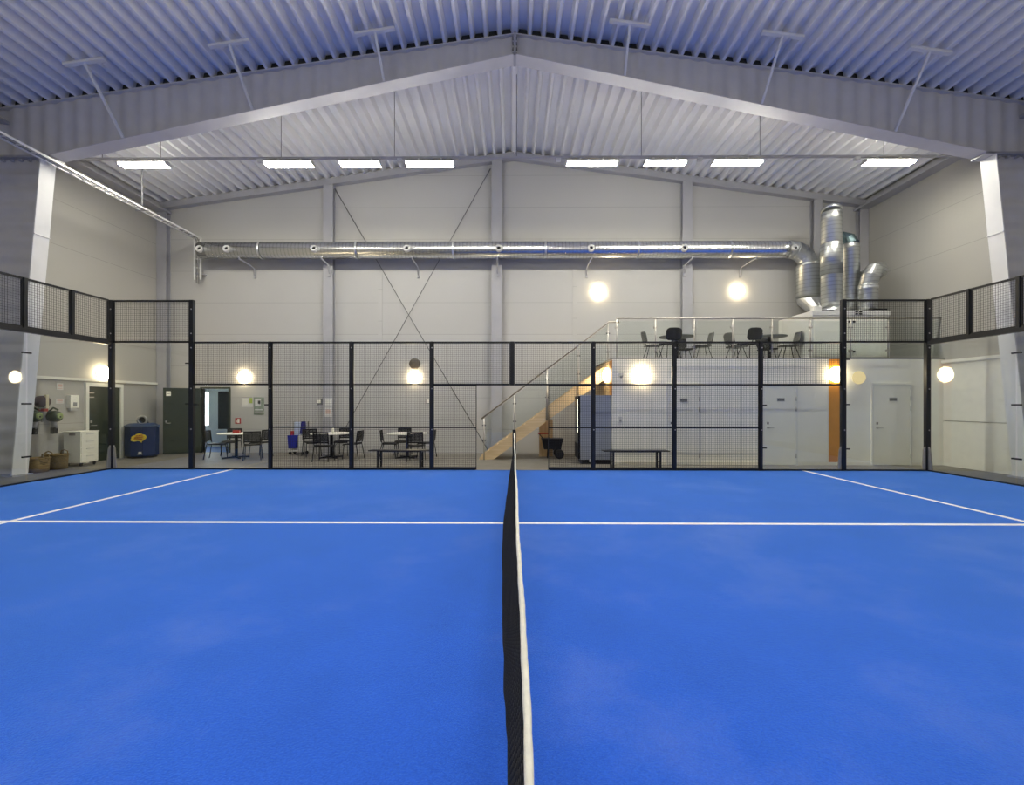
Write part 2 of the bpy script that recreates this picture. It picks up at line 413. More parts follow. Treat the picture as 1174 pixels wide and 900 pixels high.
# net
def lerp(tab, x):
    for (a, fa), (c, fc) in zip(tab, tab[1:]):
        if a <= x <= c: return fa+(fc-fa)*(x-a)/(c-a)
    return tab[0][1] if x < tab[0][0] else tab[-1][1]
HEM = [(-5.5, -.02), (-4.2, -.05), (-2.6, -.112), (-1.4, -.142), (0, -.132), (1.1, -.12), (2.6, -.062), (3.4, -.022), (4.2, -.004), (5, 0)]
def ztop(Y): return .875 + .05*(Y/5.0)**2
def tape_x(Y): return .003*math.sin(2.3*Y)+.001*math.sin(11*Y+1)
def net():
    root = thing('court_net', 'black padel net with white top tape across the court, sagging to the left', 'net', (0, 0, 0))
    Y0, Y1, dy, rows = -5.5, 4.95, .03, 28
    n = int((Y1-Y0)/dy); vs, fs = [], []
    for i in range(n+1):
        Y = Y0+dy*i; hem = lerp(HEM, Y) + .003*math.sin(9*Y) + .0012*math.sin(23*Y)
        zt = ztop(Y)-.03
        for j in range(rows+1):
            t = j/rows
            x = tape_x(Y) + hem*(1-(1-t)**2.2) + .002*math.sin(17*Y+9*t)
            vs.append((x, Y, zt+(0.024-zt)*t))
    R = rows+1
    for i in range(n):
        for j in range(rows): fs.append((i*R+j, (i+1)*R+j, (i+1)*R+j+1, i*R+j+1))
    me = MB().add(vs, fs).build('netting', 'net', root, fix=False)
    wf = me.modifiers.new('w', 'WIREFRAME'); wf.thickness = .0045; wf.use_even_offset = False; wf.use_boundary = True
    # tape: folded band over the top cord
    vs, fs = [], []; n2 = 210
    for i in range(n2+1):
        Y = Y0+(Y1-Y0)*i/n2; x = tape_x(Y); z = ztop(Y)
        wl = .009+.0006*math.sin(31*Y); wr = .009+.0008*math.sin(43*Y+2)
        for dx_, dz_ in ((-wl, -.055), (-wl, -.004), (-.004, 0), (.004, 0), (wr, -.004), (wr, -.055)): vs.append((x+dx_, Y, z+dz_))
    for i in range(n2):
        for j in range(5): fs.append((i*6+j, (i+1)*6+j, (i+1)*6+j+1, i*6+j+1))
    MB().add(vs, fs, True).build('top_tape', 'tape', root)
    MB().tube([(tape_x(Y0+.2*k), Y0+.2*k, ztop(Y0+.2*k)-.02) for k in range(53)], .005, 6).build('cable', 'zinc', root)
    p = MB().box(-.042, .042, 4.965, 5.05, 0, 1.0, ch=.006).box(-.07, .07, 4.96, 5.08, 0, .02)
    MB.build(p, 'net_post', 'black', root)
net()

# ------------------------------------------------------------------ fence
Z1, Z2, Z3, Z4 = 1.05, 2.10, 3.155, 4.178
PX = [128, 220, 310, 403, 495, 587, 680, 773, 872, 966.5, 1063]
FX = [at(p, 5.0) for p in PX]
YP = 5.0
def wires(b, axis, a0, a1, z0, z1, c, step=.05, t=.0042):
    """welded mesh in the plane across Y (axis='X') or X (axis='Y')"""
    n = max(1, int(round((a1-a0)/step))); k = max(1, int(round((z1-z0)/step)))
    for i in range(1, n):
        a = a0+(a1-a0)*i/n
        if axis == 'X': b.box(a-t/2, a+t/2, c-t/2, c+t/2, z0, z1)
        else: b.box(c-t/2, c+t/2, a-t/2, a+t/2, z0, z1)
    for i in range(1, k):
        z = z0+(z1-z0)*i/k
        if axis == 'X': b.box(a0, a1, c+t/2, c+1.5*t, z-t/2, z+t/2)
        else: b.box(c+t/2, c+1.5*t, a0, a1, z-t/2, z+t/2)
def mesh_panel(axis, a0, a1, zs, c, label, fw=.045, tw=.045, cat='mesh panel'):
    """frame of square tube with rails at each z of zs and welded wire between"""
    base = ((a0+a1)/2, c, zs[0]) if axis == 'X' else (c, (a0+a1)/2, zs[0])
    root = thing('wire_mesh_panel', label, cat, base)
    f = MB()
    def bx(p0, p1, z0, z1, d=.02):
        if axis == 'X': f.box(p0, p1, c-d, c+d, z0, z1)
        else: f.box(c-d, c+d, p0, p1, z0, z1)
    for i, z in enumerate(zs):
        if i == 0: bx(a0, a1, z, z+fw)
        elif i == len(zs)-1: bx(a0, a1, z-tw, z)
        else: bx(a0, a1, z-.018, z+.018)
    bx(a0, a0+.018, zs[0], zs[-1]); bx(a1-.018, a1, zs[0], zs[-1])
    fo = f.build('frame', 'black', root, loc=base); fo.location = (0, 0, 0)
    b = MB()
    wires(b, axis, a0+.02, a1-.02, zs[0]+.02, zs[-1]-.02, c)
    wo = b.build('wire_mesh', 'wire', root, loc=base, fix=False); wo.location = (0, 0, 0)
    return root
def rebase(o, base): o.location = Vector(o.location)-Vector(base) if o.parent else o.location
def glass_panel(axis, a0, a1, z0, z1, c, label, clamps=()):
    base = ((a0+a1)/2, c, z0) if axis == 'X' else (c, (a0+a1)/2, z0)
    root = thing('court_glass', label, 'glass wall', base)
    def bb(p0, p1, d, q0, q1, name, m):
        b = MB()
        if axis == 'X': b.box(p0, p1, c-d, c+d, q0, q1)
        else: b.box(c-d, c+d, p0, p1, q0, q1)
        o = b.build(name, m, root, loc=base); o.location = (0, 0, 0)
    bb(a0+.01, a1-.01, .006, z0, z1, 'pane', 'glass')
    for (a, z) in clamps: bb(a-.085, a+.085, .018, z-.016, z+.016, 'clamp', 'black')
    return root
POSTN = ['at the left corner', 'second from the left corner, full height beside the glass', 'third from the left corner', 'between the first and second table', 'left of the court opening beside the bench', None,
         'right of the court opening in front of the drinks cooler', 'in front of the first changing room door', 'left of the orange wall strip by the double door', 'beside the orange wall strip', 'at the right corner']
def fence_post(x, y, h, label, wx=.09, wy=.09, gus=(), bolts=()):
    root = thing('fence_post', label, 'post', (x, y, 0), 0, 'black steel posts of the court fence')
    MB().box(-wx/2, wx/2, -wy/2, wy/2, 0, h, ch=.006).build('upright', 'black', root)
    MB().box(-wx/2-.04, wx/2+.04, -wy/2-.02, wy/2+.05, 0, .018).build('base_plate', 'black', root)
    for g in gus:       # (dx, dy) direction of the stiffening wedge
        b = MB()
        if g[0]: b.prism([(g[0]*wx/2, .018), (g[0]*(wx/2+.075), .018), (g[0]*(wx/2+.035), .52), (g[0]*wx/2, .60)], 'Y', -.02, .02)
        else: b.prism([(g[1]*wy/2, .018), (g[1]*(wy/2+.10), .018), (g[1]*(wy/2+.04), .52), (g[1]*wy/2, .60)], 'X', -.02, .02)
        b.build('gusset', 'gus', root)
    for (bx_, bz) in bolts:
        MB().lathe([(0, .012), (.012, .010), (.016, 0)], 10, T(bx_, -wy/2, bz) @ X_to('-Y')).build('bolt', 'inox', root)
    return root
for i, x in enumerate(FX):
    if i == 5: continue
    end = i in (0, 10); tall = i in (0, 1, 9, 10)
    h = Z4 if tall else Z3
    bl = [(0.01, 3.0), (.01, 2.0), (.01, 1.0)] + ([(0.01, 3.35), (.01, 3.95)] if tall else [])
    gus = {0: [(0, -1), (1, 0)], 1: [], 9: [(-1, 0)], 10: [(0, -1), (-1, 0)], 8: []}.get(i, [])
    fence_post(x, YP, h, 'black fence post ' + POSTN[i], .105 if tall else .07, .09, gus, bl)
# mesh / glass bays along the far fence
def bay(i): return FX[i]+(.054 if i in (0, 1, 9) else .037), FX[i+1]-(.054 if i in (0, 8, 9) else .037)
def gclamps(x0, x1, zs): return [(x0+.01, z) for z in zs]+[(x1-.01, z) for z in zs]
a = bay(0); glass_panel('X', *a, .03, Z3-.06, YP, 'tall glass pane at the left corner in front of the blue bin', [(a[1]-.02, 2.62), (a[1]-.02, 1.62)])
mesh_panel('X', *a, (Z3-.03, Z4), YP, 'raised black mesh panel on top of the left corner glass')
a = bay(1); glass_panel('X', *a, .03, Z2-.03, YP, 'low glass pane in front of the open doorway', [(a[1]-.02, 1.6), (a[0]+.02, 1.6)])
mesh_panel('X', *a, (Z2-.02, Z3), YP, 'black mesh panel above the glass by the open doorway')
a = bay(2); mesh_panel('X', *a, (0.02, Z1, Z2, Z3), YP, 'full black mesh panel in front of the middle table with the white bottle')
a = bay(3); mesh_panel('X', *a, (0.02, Z1, Z2, Z3), YP, 'full black mesh panel in front of the left bench')
mp_ = mesh_panel('X', FX[4]+.037, FX[5]-.05, (Z2-.02, Z3), YP, 'black mesh panel above the opening, left of its mullion')
mesh_panel('X', FX[5]+.05, FX[6]-.037, (Z2-.02, Z3), YP, 'black mesh panel above the opening, right of its mullion')
xm0, xm1 = at(545, 5), at(630, 5)
mesh_panel('X', FX[4]+.037, xm0+.03, (0.02, Z1, Z2-.02), YP, 'narrow black mesh panel left of the court opening', .06, .025)
mesh_panel('X', xm1-.03, FX[6]-.037, (0.02, Z1, Z2-.02), YP, 'narrow black mesh panel right of the court opening', .06, .025)
m = MB().box(FX[5]-.048, FX[5]+.048, YP-.045, YP+.045, Z2-.02, Z3, ch=.005).build('mullion', 'black', mp_, loc=mp_.location); m.location = (0, 0, 0)
a = bay(6); mesh_panel('X', *a, (0.02, Z1, Z2, Z3), YP, 'full black mesh panel in front of the right bench')
a = bay(7); mesh_panel('X', *a, (0.02, Z1, Z2, Z3), YP, 'full black mesh panel between the right bench and the double door')
a = bay(8); glass_panel('X', *a, .03, Z2-.03, YP, 'low glass pane in front of the white double door', [(a[0]+.02, 1.6), (a[0]+.02, .56)])
mesh_panel('X', *a, (Z2-.02, Z3), YP, 'black mesh panel above the glass by the white double door')
a = bay(9); glass_panel('X', *a, .03, Z3-.06, YP, 'tall glass pane at the right corner in front of the last door', [(a[0]+.02, 2.72), (a[0]+.02, 1.62), (a[0]+.02, .54)])
mesh_panel('X', *a, (Z3-.03, Z4), YP, 'raised black mesh panel on top of the right corner glass')
# black kerb rail under the fence
for nm, bx in (('far', (FX[0], FX[10], YP-.035, YP+.035)), ):
    k = MB().box(bx[0], at(545, 5), bx[2], bx[3], 0, .045).box(at(630, 5), bx[1], bx[2], bx[3], 0, .045)
    tag(k.build('kerb_rail', 'black', loc=(0, YP, 0)), 'black kerb rail under the far fence', 'rail')
# end walls
for side, XC in (('left', FX[0]), ('right', FX[10])):
    ys = [4.94, 3.03, 1.03, -.97]
    nmz = ['nearest the corner', 'second from the corner', 'third from the corner']
    for k in range(3):
        cl = [(ys[k+1], z) for z in (2.66, 1.62, .54)]
        glass_panel('Y', ys[k+1]+.01, ys[k]-.01, .03, Z3-.08, XC, 'tall end wall glass pane on the %s, %s' % (side, nmz[k]), cl)
    y1 = 4.93
    num = ['first', 'second', 'third', 'fourth', 'fifth', 'sixth']
    for k in range(6):
        y0 = 3.98-k if k < 5 else -.97
        r = mesh_panel('Y', y0+.036, y1-.036, (Z3+.0, Z4), XC, 'raised black mesh panel on the %s end wall, %s from the corner' % (side, num[k]))
        p = MB().box(XC-.045, XC+.045, y0-.034, y0+.034, Z3-.02, Z4, ch=.005).build('fence_upright', 'black', loc=(XC, y0, Z3))
        tag(p, 'short black upright on the %s end wall, %s from the corner' % (side, num[k]), 'post')
        y1 = y0
    rl = MB().box(XC-.05, XC+.05, -.97, 4.94, Z3-.085, Z3+.005, ch=.005).build('glass_top_rail', 'black', loc=(XC, 2, Z3))
    tag(rl, 'thick black rail along the top of the %s end wall glass' % side, 'rail')
    k = MB().box(XC-.035, XC+.035, -.97, 4.96, 0, .045).build('kerb_rail', 'black', loc=(XC, 2, 0))
    tag(k, 'black kerb rail under the %s end wall glass' % side, 'rail')

# ------------------------------------------------------------------ steel portal frame
def portal():
    root = thing('portal_frame', 'big grey steel portal frame spanning the hall above the far fence', 'steel frame', (0, YFR, 0))
    fw = .34; za = 9.33
    kx = {-1: -10.50, 1: 10.48}; bx = {-1: -11.14, 1: 11.20}; kz = 7.12
    for sg in (-1, 1):
        xo = XL+.02 if sg < 0 else XR-.02
        # rafter: sinusoidal web, bottom flange, top flange
        vs, fs = [], []; n = 320
        xe = xo
        def zb(x):
            if abs(x) <= abs(kx[sg]): return za+(kz-za)*abs(x)/abs(kx[sg])
            return kz
        for i in range(n+1):
            x = xe*i/n; off = .022*math.sin(2*PI*x/.36)
            for zz in (zb(x), roof(x)-.02):
                vs.append((x, off, zz))
        for i in range(n): fs.append((2*i, 2*i+2, 2*i+3, 2*i+1))
        r = MB().add(vs, fs, True)
        r.build('rafter_web', 'rafter', root, fix=False)
        f = MB()
        f.bar((0, 0, za-.01), (kx[sg]-sg*.02, 0, kz-.01), fw, .025)
        f.bar((0, 0, RIDGE-.015), (xe, 0, roof(xe)-.015), .16, .025)
        f.build('rafter_flange', 'rafter', root)
        MB().bar((0, .03, RIDGE+.085), (xe, .03, roof(xe)+.085), .04, .165).build('slot_shade_strip', 'slot_shade', root)  # dark strip added in the deck slots so they look shaded
        # tapered column
        zt = kz-.05
        zst = kz-.03
        vs, fs = [], []; n = 120
        for i in range(n+1):
            z = zst*i/n; off = .032*math.sin(2*PI*z/.36)
            xi = bx[sg]+(kx[sg]-bx[sg])*z/zst
            vs.append((xi, off, z)); vs.append((xo, off, z))
        for i in range(n): fs.append((2*i, 2*i+2, 2*i+3, 2*i+1))
        MB().add(vs, fs, True).build('column_web', 'rafter', root, fix=False)
        c = MB().bar((bx[sg], 0, .03), (kx[sg], 0, zst), fw, .025, up=(1, 0, 0))
        c.box(xo-.02, xo+.02, -fw/2, fw/2, 0, roof(xo)-.05)
        zs = 5.4; xs = bx[sg]+(kx[sg]-bx[sg])*zs/zst
        c.bar((xs-sg*.005-sg*.01, -fw/2, zs), (xs-sg*.015, fw/2, zs), .03, .02)
        c.build('column_flange', 'steel_l', root)
        e = MB().box(kx[sg]-sg*.22, xo, -fw/2, fw/2, kz-.032, kz-.01).box(kx[sg]-sg*.22, xo, -fw/2, fw/2, kz-.016, kz+.012)
        for q in range(5):
            xq = kx[sg]+sg*(.12+.2*q)
            e.box(xq-.03, xq+.03, -.12, -.06, kz-.09, kz-.05)
        e.build('end_plate', 'steel', root)
        MB().box(bx[sg]-sg*.08, xo, -.22, .22, 0, .03).build('base_plate', 'steel', root)
    a = MB().box(-.03, .03, -fw/2, fw/2, za-.05, RIDGE-.03)
    a.build('apex_plate', 'steel', root)
    b = MB()
    for zz in (za+.03, za+.15, za+.27, za+.39):
        b.box(-.05, .05, -.11, -.06, zz-.02, zz+.02)
    b.build('apex_bolts', 'darkzinc', root)
portal()
# fly braces from a hat bar under the deck down to the bottom flange
FB = [((97, 71), (141, 148)), ((263, 50), (289, 116)), ((430, 36), (440, 84)), ((722, 27), (716, 82)), ((897, 40), (873, 108)), ((1066, 58), (1026, 137))]
FN = ['outermost on the left slope', 'second on the left slope', 'nearest the ridge on the left slope', 'nearest the ridge on the right slope', 'second on the right slope', 'outermost on the right slope']
def zflange(x): return 9.33+(7.12-9.33)*abs(x)/10.4
for (pb, pr), nm in zip(FB, FN):
    xr = at(pr[0], YFR-.15)
    lo, hi = 0., YFR-.2                         # depth where the sight line meets the deck
    for _ in range(50):
        m_ = (lo+hi)/2; p = sight(pb[0], pb[1], m_)
        if p.z < roof(p.x)-.03: lo = m_
        else: hi = m_
    p = sight(pb[0], pb[1], lo); sg = -1 if p.x < 0 else 1
    root = thing('fly_brace', 'pale steel brace from roof to rafter, ' + nm, 'brace', (p.x, lo, p.z), 0, 'fly braces of the rafter')
    dz = -SLOPE*.42*sg
    MB().bar((-.42, 0, -dz), (.42, 0, dz), .09, .05, ch=.006).build('hat_bar', 'steel_l', root)
    MB().bar((0, 0, -.02), (xr-p.x, YFR-.15-lo, zflange(xr)+.02-p.z), .045, .045, ch=.004).build('brace_rod', 'steel_l', root)

# gable posts on the back wall
for px, nm, wd in ((183, 'in the left corner of the back wall', .32), (377, 'left of centre behind the middle table', .32), (569.5, 'under the ridge at the centre of the back wall', .34),
               (787, 'right of centre above the mezzanine', .32), (936, 'behind the tall ducts', .28), (990, 'in the right corner of the back wall', .28)):
    x = min(max(at(px, YB-.12), XL+wd/2+.01), XR-wd/2-.01); h = roof(x)-.2
    b = MB().box(-wd/2, wd/2, -.20, -.185, 0, h).box(-wd/2, wd/2, -.02, -.002, 0, h).box(-.006, .006, -.19, -.01, 0, h)
    o = b.build('gable_post', 'steel'); o.location = (x, YB, 0)
    tag(o, 'grey steel gable post ' + nm, 'post', 'gable posts of the back wall')
# cross bracing rods
def rod(p0, p1, label, Y):
    a_, b_ = sight(*p0, Y), sight(*p1, Y)
    root = thing('brace_rod', label, 'rod', a_)
    MB().tube([(0, 0, 0), b_-a_], .011, 8).build('rod', 'darkzinc', root)
    d = (b_-a_).normalized()
    MB().tube([d*.05, d*.28], .016, 8).build('turnbuckle', 'darkzinc', root)
    MB().box(-.05, .05, -.012, .012, -.05, .05).build('gusset_plate', 'steel', root)
rod((383, 215), (561, 519), 'thin brace rod falling from left to right on the back wall', YB-.135)
rod((563, 192), (384, 512), 'thin brace rod falling from right to left on the back wall', YB-.095)

# ------------------------------------------------------------------ lights
YT = 5.2
def make_light(L, label, group, x, y, z):
    root = thing('linear_ceiling_light', label, 'ceiling light', (x, y, z), 0, group)
    MB().box(-L/2-.02, L/2+.02, -.112, .112, .031, .05).box(-L/2-.02, L/2+.02, -.05, .05, .05, .09, ch=.01).box(-L/2-.02, -L/2, -.12, .12, -.02, .04).box(L/2, L/2+.02, -.12, .12, -.02, .04).build('housing', 'pale', root)
    d = MB(); k = 5
    for i in range(k):
        x0 = -L/2+L*i/k
        d.prism([(-.118, .0), (-.09, -.022), (.09, -.022), (.118, .0), (.118, .020), (.100, .030), (-.100, .030), (-.118, .020)], 'X', x0+.006, x0+L/k-.006)
    d.build('diffuser', 'led', root)
    MB().box(-.30, -.26, -.03, .03, .07, .16).box(.26, .30, -.03, .03, .07, .16).build('hanger', 'steel_l', root)
    return root
LT = [(166, 190, 1.17, 'leftmost of the row'), (332, 188, 1.17, 'second from the left of the row'), (413.5, 186, .98, 'short, third from the left of the row'), (493, 187, 1.17, 'left of the ridge'),
      (678.5, 186, 1.24, 'right of the ridge, glaring'), (762, 184, 1.0, 'short, third from the right of the row'), (844.5, 184, 1.18, 'second from the right of the row'), (1018.5, 185, 1.18, 'rightmost of the row')]
zt_ = hz(181, YT)
for px, py, L, nm in LT:
    p = sight(px, py+1, YT)
    make_light(L, 'glowing white linear light on the hanging track, ' + nm, 'linear lights on the track over the far fence', p.x, YT, zt_-.16)
trk = thing('lighting_track', 'thin horizontal lighting track hung under the roof over the far fence', 'track', (0, YT, zt_))
MB().box(at(74, YT), at(1112, YT), -.03, .03, -.02, .03).build('rail', 'steel', trk)
for px in (117, 184, 322, 452, 592, 735, 871, 1013):
    x = at(px, YT); MB().tube([(x, 0, 0), (x, 0, roof(x)-zt_)], .008, 6).build('suspension_wire', 'darkzinc', trk)
for px in (298, 458, 640, 802, 982):
    x = at(px, YT); MB().box(x-.06, x+.06, -.05, .05, -.09, -.02, ch=.01).build('connector', 'pale', trk)
# added unseen row over the near side, brightening the turf and front deck
for x, nm in ((-8.5, 'far left'), (-5, 'left'), (-1.7, 'left of the ridge'), (1.7, 'right of the ridge'), (5, 'right'), (8.5, 'far right')):
    make_light(1.18, 'added unseen linear light over the near side of the court, ' + nm, 'added linear lights over the near side', x, -4.4, zt_-.16)
trk_added = thing('lighting_track', 'added unseen lighting track hung under the roof over the near side of the court', 'track', (0, -4.4, zt_))
MB().box(-11.2, 11.3, -.03, .03, -.02, .03).build('rail', 'steel', trk_added)
for x in (-8, -3, 3, 8): MB().tube([(x, 0, 0), (x, 0, roof(x)-zt_)], .008, 6).build('suspension_wire', 'darkzinc', trk_added)

def wall_lamp(p, axis, label, dim=False, r=.205):
    root = thing('wall_lamp', label, 'wall lamp', p, 0, 'round glowing wall lamps')
    Mx = X_to(axis)
    MB().lathe([(0, 0), (r*.9, 0), (r*.9, .03), (r*.85, .035)], 32, Mx).build('back_plate', 'pale', root)
    k = [(r, .03)] + [(r*math.cos(a), .03+.10*math.sin(a)) for a in [i*PI/2/8 for i in range(1, 8)]] + [(.001, .13)]
    MB().lathe([(r*.9, .025)]+k, 32, Mx).build('diffuser', 'reflection_glow' if dim else 'globe', root)
wall_lamp(sight(280.5, 432.5, YB), '-Y', 'round glowing wall lamp on the back wall above the left table')
wall_lamp(sight(475.5, 432.5, YB), '-Y', 'round glowing wall lamp on the back wall under the brown disc')
wall_lamp(sight(735.5, 430.5, YBOX), '-Y', 'round glowing wall lamp on the white block above the right bench')
wall_lamp(sight(958, 429.5, YBOX), '-Y', 'round glowing wall lamp at the top of the orange strip')
wall_lamp(sight(983.5, 433, YBOX), '-Y', 'dim yellow glowing disc for a glass reflection between the orange strip and the last door', True, .175)  # glowing disc standing in for a lamp reflected in the court glass
wall_lamp(sight(686, 335, YB), '-Y', 'round glowing wall lamp high on the back wall above the stairs')
wall_lamp(sight(845.5, 333.5, YB), '-Y', 'round glowing wall lamp high on the back wall above the mezzanine tables')
yl = yx(116, XL); wall_lamp(Vector((XL+.03, yl, hz(428, yl))), 'X', 'round glowing wall lamp on the left wall above the dark green door')
wall_lamp(Vector((XBOX, 6.72, hz(430, 6.72))), '-X', 'round glowing wall lamp on the side of the block by the stair top')
d = MB().lathe([(0, .04), (.15, .04), (.175, .025), (.185, 0), (0, 0)], 32, X_to('-Y')).build('wall_disc', 'brown'); d.location = sight(475.5, 417, YB)
tag(d, 'dark brown round disc on the back wall just above a glowing lamp', 'disc')

# ------------------------------------------------------------------ ventilation
YD = 8.42
zd = hz(286.8, YD, 500); x0, x1 = at(230, YD), at(905, YD); R_ = .268
vd = thing('ventilation_duct', 'long shiny spiral duct along the back wall bending down at its right end', 'duct', (0, YD, zd))
n = 60
MB().tube([(x0+(x1-x0)*i/n, 0, 0) for i in range(n+1)], R_, 32).build('pipe', 'ductx', vd)
for px in (300, 410, 520, 625, 730, 835):
    x = at(px, YD); MB().tube([(x-.03, 0, 0), (x+.03, 0, 0)], R_+.006, 32, False).build('joint_band', 'zinc', vd)
for px in (235, 265.5, 364, 468.5, 572, 676, 781, 891):
    x = at(px, YD) if px < 885 else x1+.02
    Mx = T(x, -R_*.97, -.035) @ X_to('-Y') @ Matrix.Rotation(-.25, 4, 'X')
    nz = MB().lathe([(.105, -.05), (.108, .045), (.095, .055), (.06, .05), (.055, .02)], 20, Mx).build('nozzle', 'pale', vd)
    MB().lathe([(.001, .021), (.055, .021), (.055, .019)], 16, Mx).build('nozzle_opening', 'black', nz)
for px, bend in ((283, -.22), (374, -.14), (476, -.10), (570, 0), (675, .08), (788, .14), (857, .26)):
    x = at(px, YD)
    yb = .255 if px in (374, 570, 788) else .46
    MB().tube([(x+bend*.9, -.12, -R_+.03), (x+bend*.9, -.06, -R_-.03), (x+bend*.25, yb*.5, -R_-.12), (x, yb-.05, -R_-.18), (x, yb-.03, -R_-.42)], .026, 8).build('bracket', 'steel', vd)
    MB().box(x-.035, x+.035, yb-.04, yb+.01, -R_-.50, -R_-.28).build('bracket_plate', 'steel', vd)
# segmented elbow, coming forward and down
xe = at(927.5, YD); rb_ = xe-x1
el = [(x1+rb_*math.sin(i/5*PI/2), 0, -rb_*(1-math.cos(i/5*PI/2))) for i in range(6)]
MB().tube([(x1-.05, 0, 0)]+el+[(xe, 0, -rb_-.12)], R_+.006, 28, True, False).build('elbow', 'zinc', vd)
for i in range(6):
    a_ = i/5*PI/2; c_ = Vector((x1+rb_*math.sin(a_), 0, -rb_*(1-math.cos(a_)))); d_ = Vector((math.cos(a_), 0, -math.sin(a_)))
    MB().tube([c_-d_*.012, c_+d_*.012], R_+.016, 28).build('joint_band', 'zinc', vd)
zr1, zr0 = hz(303.5, YD)-zd, hz(343, YD)-zd
MB().tube([(xe, 0, zr1+(zr0-zr1)*i/12) for i in range(13)], .365, 32).build('riser_sleeve', 'ductz', vd)
MB().tube([(xe, 0, zr0), (xe, 0, zr0-.04), (xe+.18, -.55, 4.215-zd)], [.34, .335, .16], 24, True, False).build('reducer', 'zinc', vd)
# upright ducts on the air handling unit
def riser(px, Y, y_top, y_bot, r, name, label, extra=None, m='ductz'):
    x = at(px, Y); zt, zb = hz(y_top, Y), hz(y_bot, Y)
    root = thing(name, label, 'duct', (x, Y, zb))
    MB().tube([(0, 0, (zt-zb)*i/12) for i in range(13)], r, 28).build('pipe', m, root)
    if extra: extra(root, zt-zb, r)
    return root
def ex2(root, h, r):
    MB().tube([(0, 0, h*.36), (0, 0, h*.68)], r+.02, 28).build('sleeve', 'ductz', root)
    MB().tube([(0, 0, .08), (0, 0, -.12)], [r+.01, r+.01], 24).build('collar', 'zinc', root)
    MB().tube([(0, 0, h-.02), (.03, .05, h+.10)], [r, r*1.0], 28, True).build('end_collar', 'ductz', root)
def ex3(root, h, r):
    MB().tube([(0, 0, h-.03), (-.04, .05, h+.12), (-.14, .16, h+.20), (-.24, .30, h+.20)], r*.98, 24, True, False).build('elbow', 'ductd', root)
def ex4(root, h, r):
    MB().tube([(0, 0, h-.05), (.06, 0, h+.20), (.26, .12, h+.42), (.52, .30, h+.50), (.62, .9, h+.46)], [r*.95, r*.98, r, r, r], 24, True, False).build('elbow', 'ductz', root)
    MB().tube([(0, 0, h-.12), (0, 0, h-.06)], r+.012, 24, False).build('joint_band', 'zinc', root)
riser(953, 7.15, 245, 357, .262, 'riser_duct', 'tallest upright spiral duct standing on the air handling unit', ex2)
riser(974.5, 7.5, 281, 357, .238, 'riser_duct', 'slim upright duct with dark elbow at its top', ex3)
riser(995, 7.0, 327, 357, .235, 'riser_duct', 'short duct curving away to the right beside the corner', ex4)
# air handling unit on the mezzanine
xa0, xa1, za1 = at(931, 6.5), at(1020, 6.5), hz(356, 6.5)
ah = thing('air_handling_unit', 'big pale metal air handling unit on the mezzanine under the ducts', 'ventilation unit', ((xa0+xa1)/2, 7.0, ZM))
hw = (xa1-xa0)/2; hh = za1-ZM
MB().box(-hw, hw, -.5, 1.1, .06, hh, ch=.015).build('body', 'pale', ah)
MB().box(-hw+.05, hw-.05, -.45, 1.05, 0, .06).build('plinth', 'black', ah)
for i in range(2):
    xx = -hw+.04+i*(hw-.02)
    dr = MB().box(xx, xx+hw-.06, -.515, -.49, .1, hh-.18, ch=.008).build('service_door', 'door', ah)
    for zz in (.25, hh-.32):
        MB().box(xx+(.02 if i else hw-.12), xx+(.08 if i else hw-.06), -.53, -.513, zz-.025, zz+.025).build('latch', 'blackp', dr)
MB().box(-hw, hw, -.52, -.5, hh-.14, hh-.02, ch=.006).build('control_strip', 'pale', ah)
for i in range(4): MB().box(.12+(i % 2)*.11-.02, .19+(i % 2)*.11-.02, -.535, -.515, hh-.12+(i//2)*.06, hh-.09+(i//2)*.06).build('vent_slot', 'blackp', ah)
MB().box(-hw+.35, -hw+.75, -.3, -.1, hh, hh+.06, ch=.01).build('cable_box', 'blackp', ah)
MB().box(hw-.35, hw+.02, -.4, -.2, hh, hh+.07, ch=.01).build('junction_box', 'blackp', ah)
MB().box(-hw+.12, -hw+.32, -.42, -.22, hh, hh+.14, ch=.01).build('actuator', 'pale', ah)

# cable tray along the left wall
ct = thing('cable_tray', 'white cable tray running along the left wall and down the back wall', 'cable tray', (0, 0, 0))
xt = -10.33; ztr = hz(273, 8.7, 222)-.03
b = MB()
for dx_ in (-.10, .10): b.box(xt+dx_-.012, xt+dx_+.012, -1.0, 8.62, ztr-.025, ztr+.02)
y = -1.0
while y < 8.6:
    b.box(xt-.10, xt+.10, y, y+.03, ztr-.025, ztr-.008); y += .30
b.build('ladder', 'steel_l', ct)
b = MB(); zlo = hz(321, 8.7)
for dx_ in (-.10, .10): b.box(xt+dx_-.012, xt+dx_+.012, 8.60, 8.66, zlo, ztr+.03)
z = zlo+.1
while z < ztr: b.box(xt-.1, xt+.1, 8.62, 8.65, z, z+.03); z += .28
b.build('drop_ladder', 'steel_l', ct)
MB().tube([(xt-.04, -1, ztr), (xt-.04, 8.55, ztr), (xt-.04, 8.63, ztr-.1), (xt-.04, 8.63, zlo-.1)], .018, 8).tube([(xt+.05, -1, ztr), (xt+.05, 8.5, ztr), (xt+.05, 8.61, ztr-.1), (xt+.05, 8.61, zlo-.15)], .014, 8).build('cables', 'grey', ct)
for y in (6.4,):
    MB().tube([(xt, y, ztr), (xt, y, roof(xt))], .02, 8).build('hanger_rod', 'steel', ct)
    MB().box(xt-.18, xt+.18, y-.02, y+.02, ztr-.05, ztr-.03).build('hanger_bar', 'steel', ct)
for z in (zlo+.2, ztr-.3): MB().box(xt-.12, xt+.12, 8.65, YB-.001, z, z+.04).build('wall_bracket', 'steel', ct)

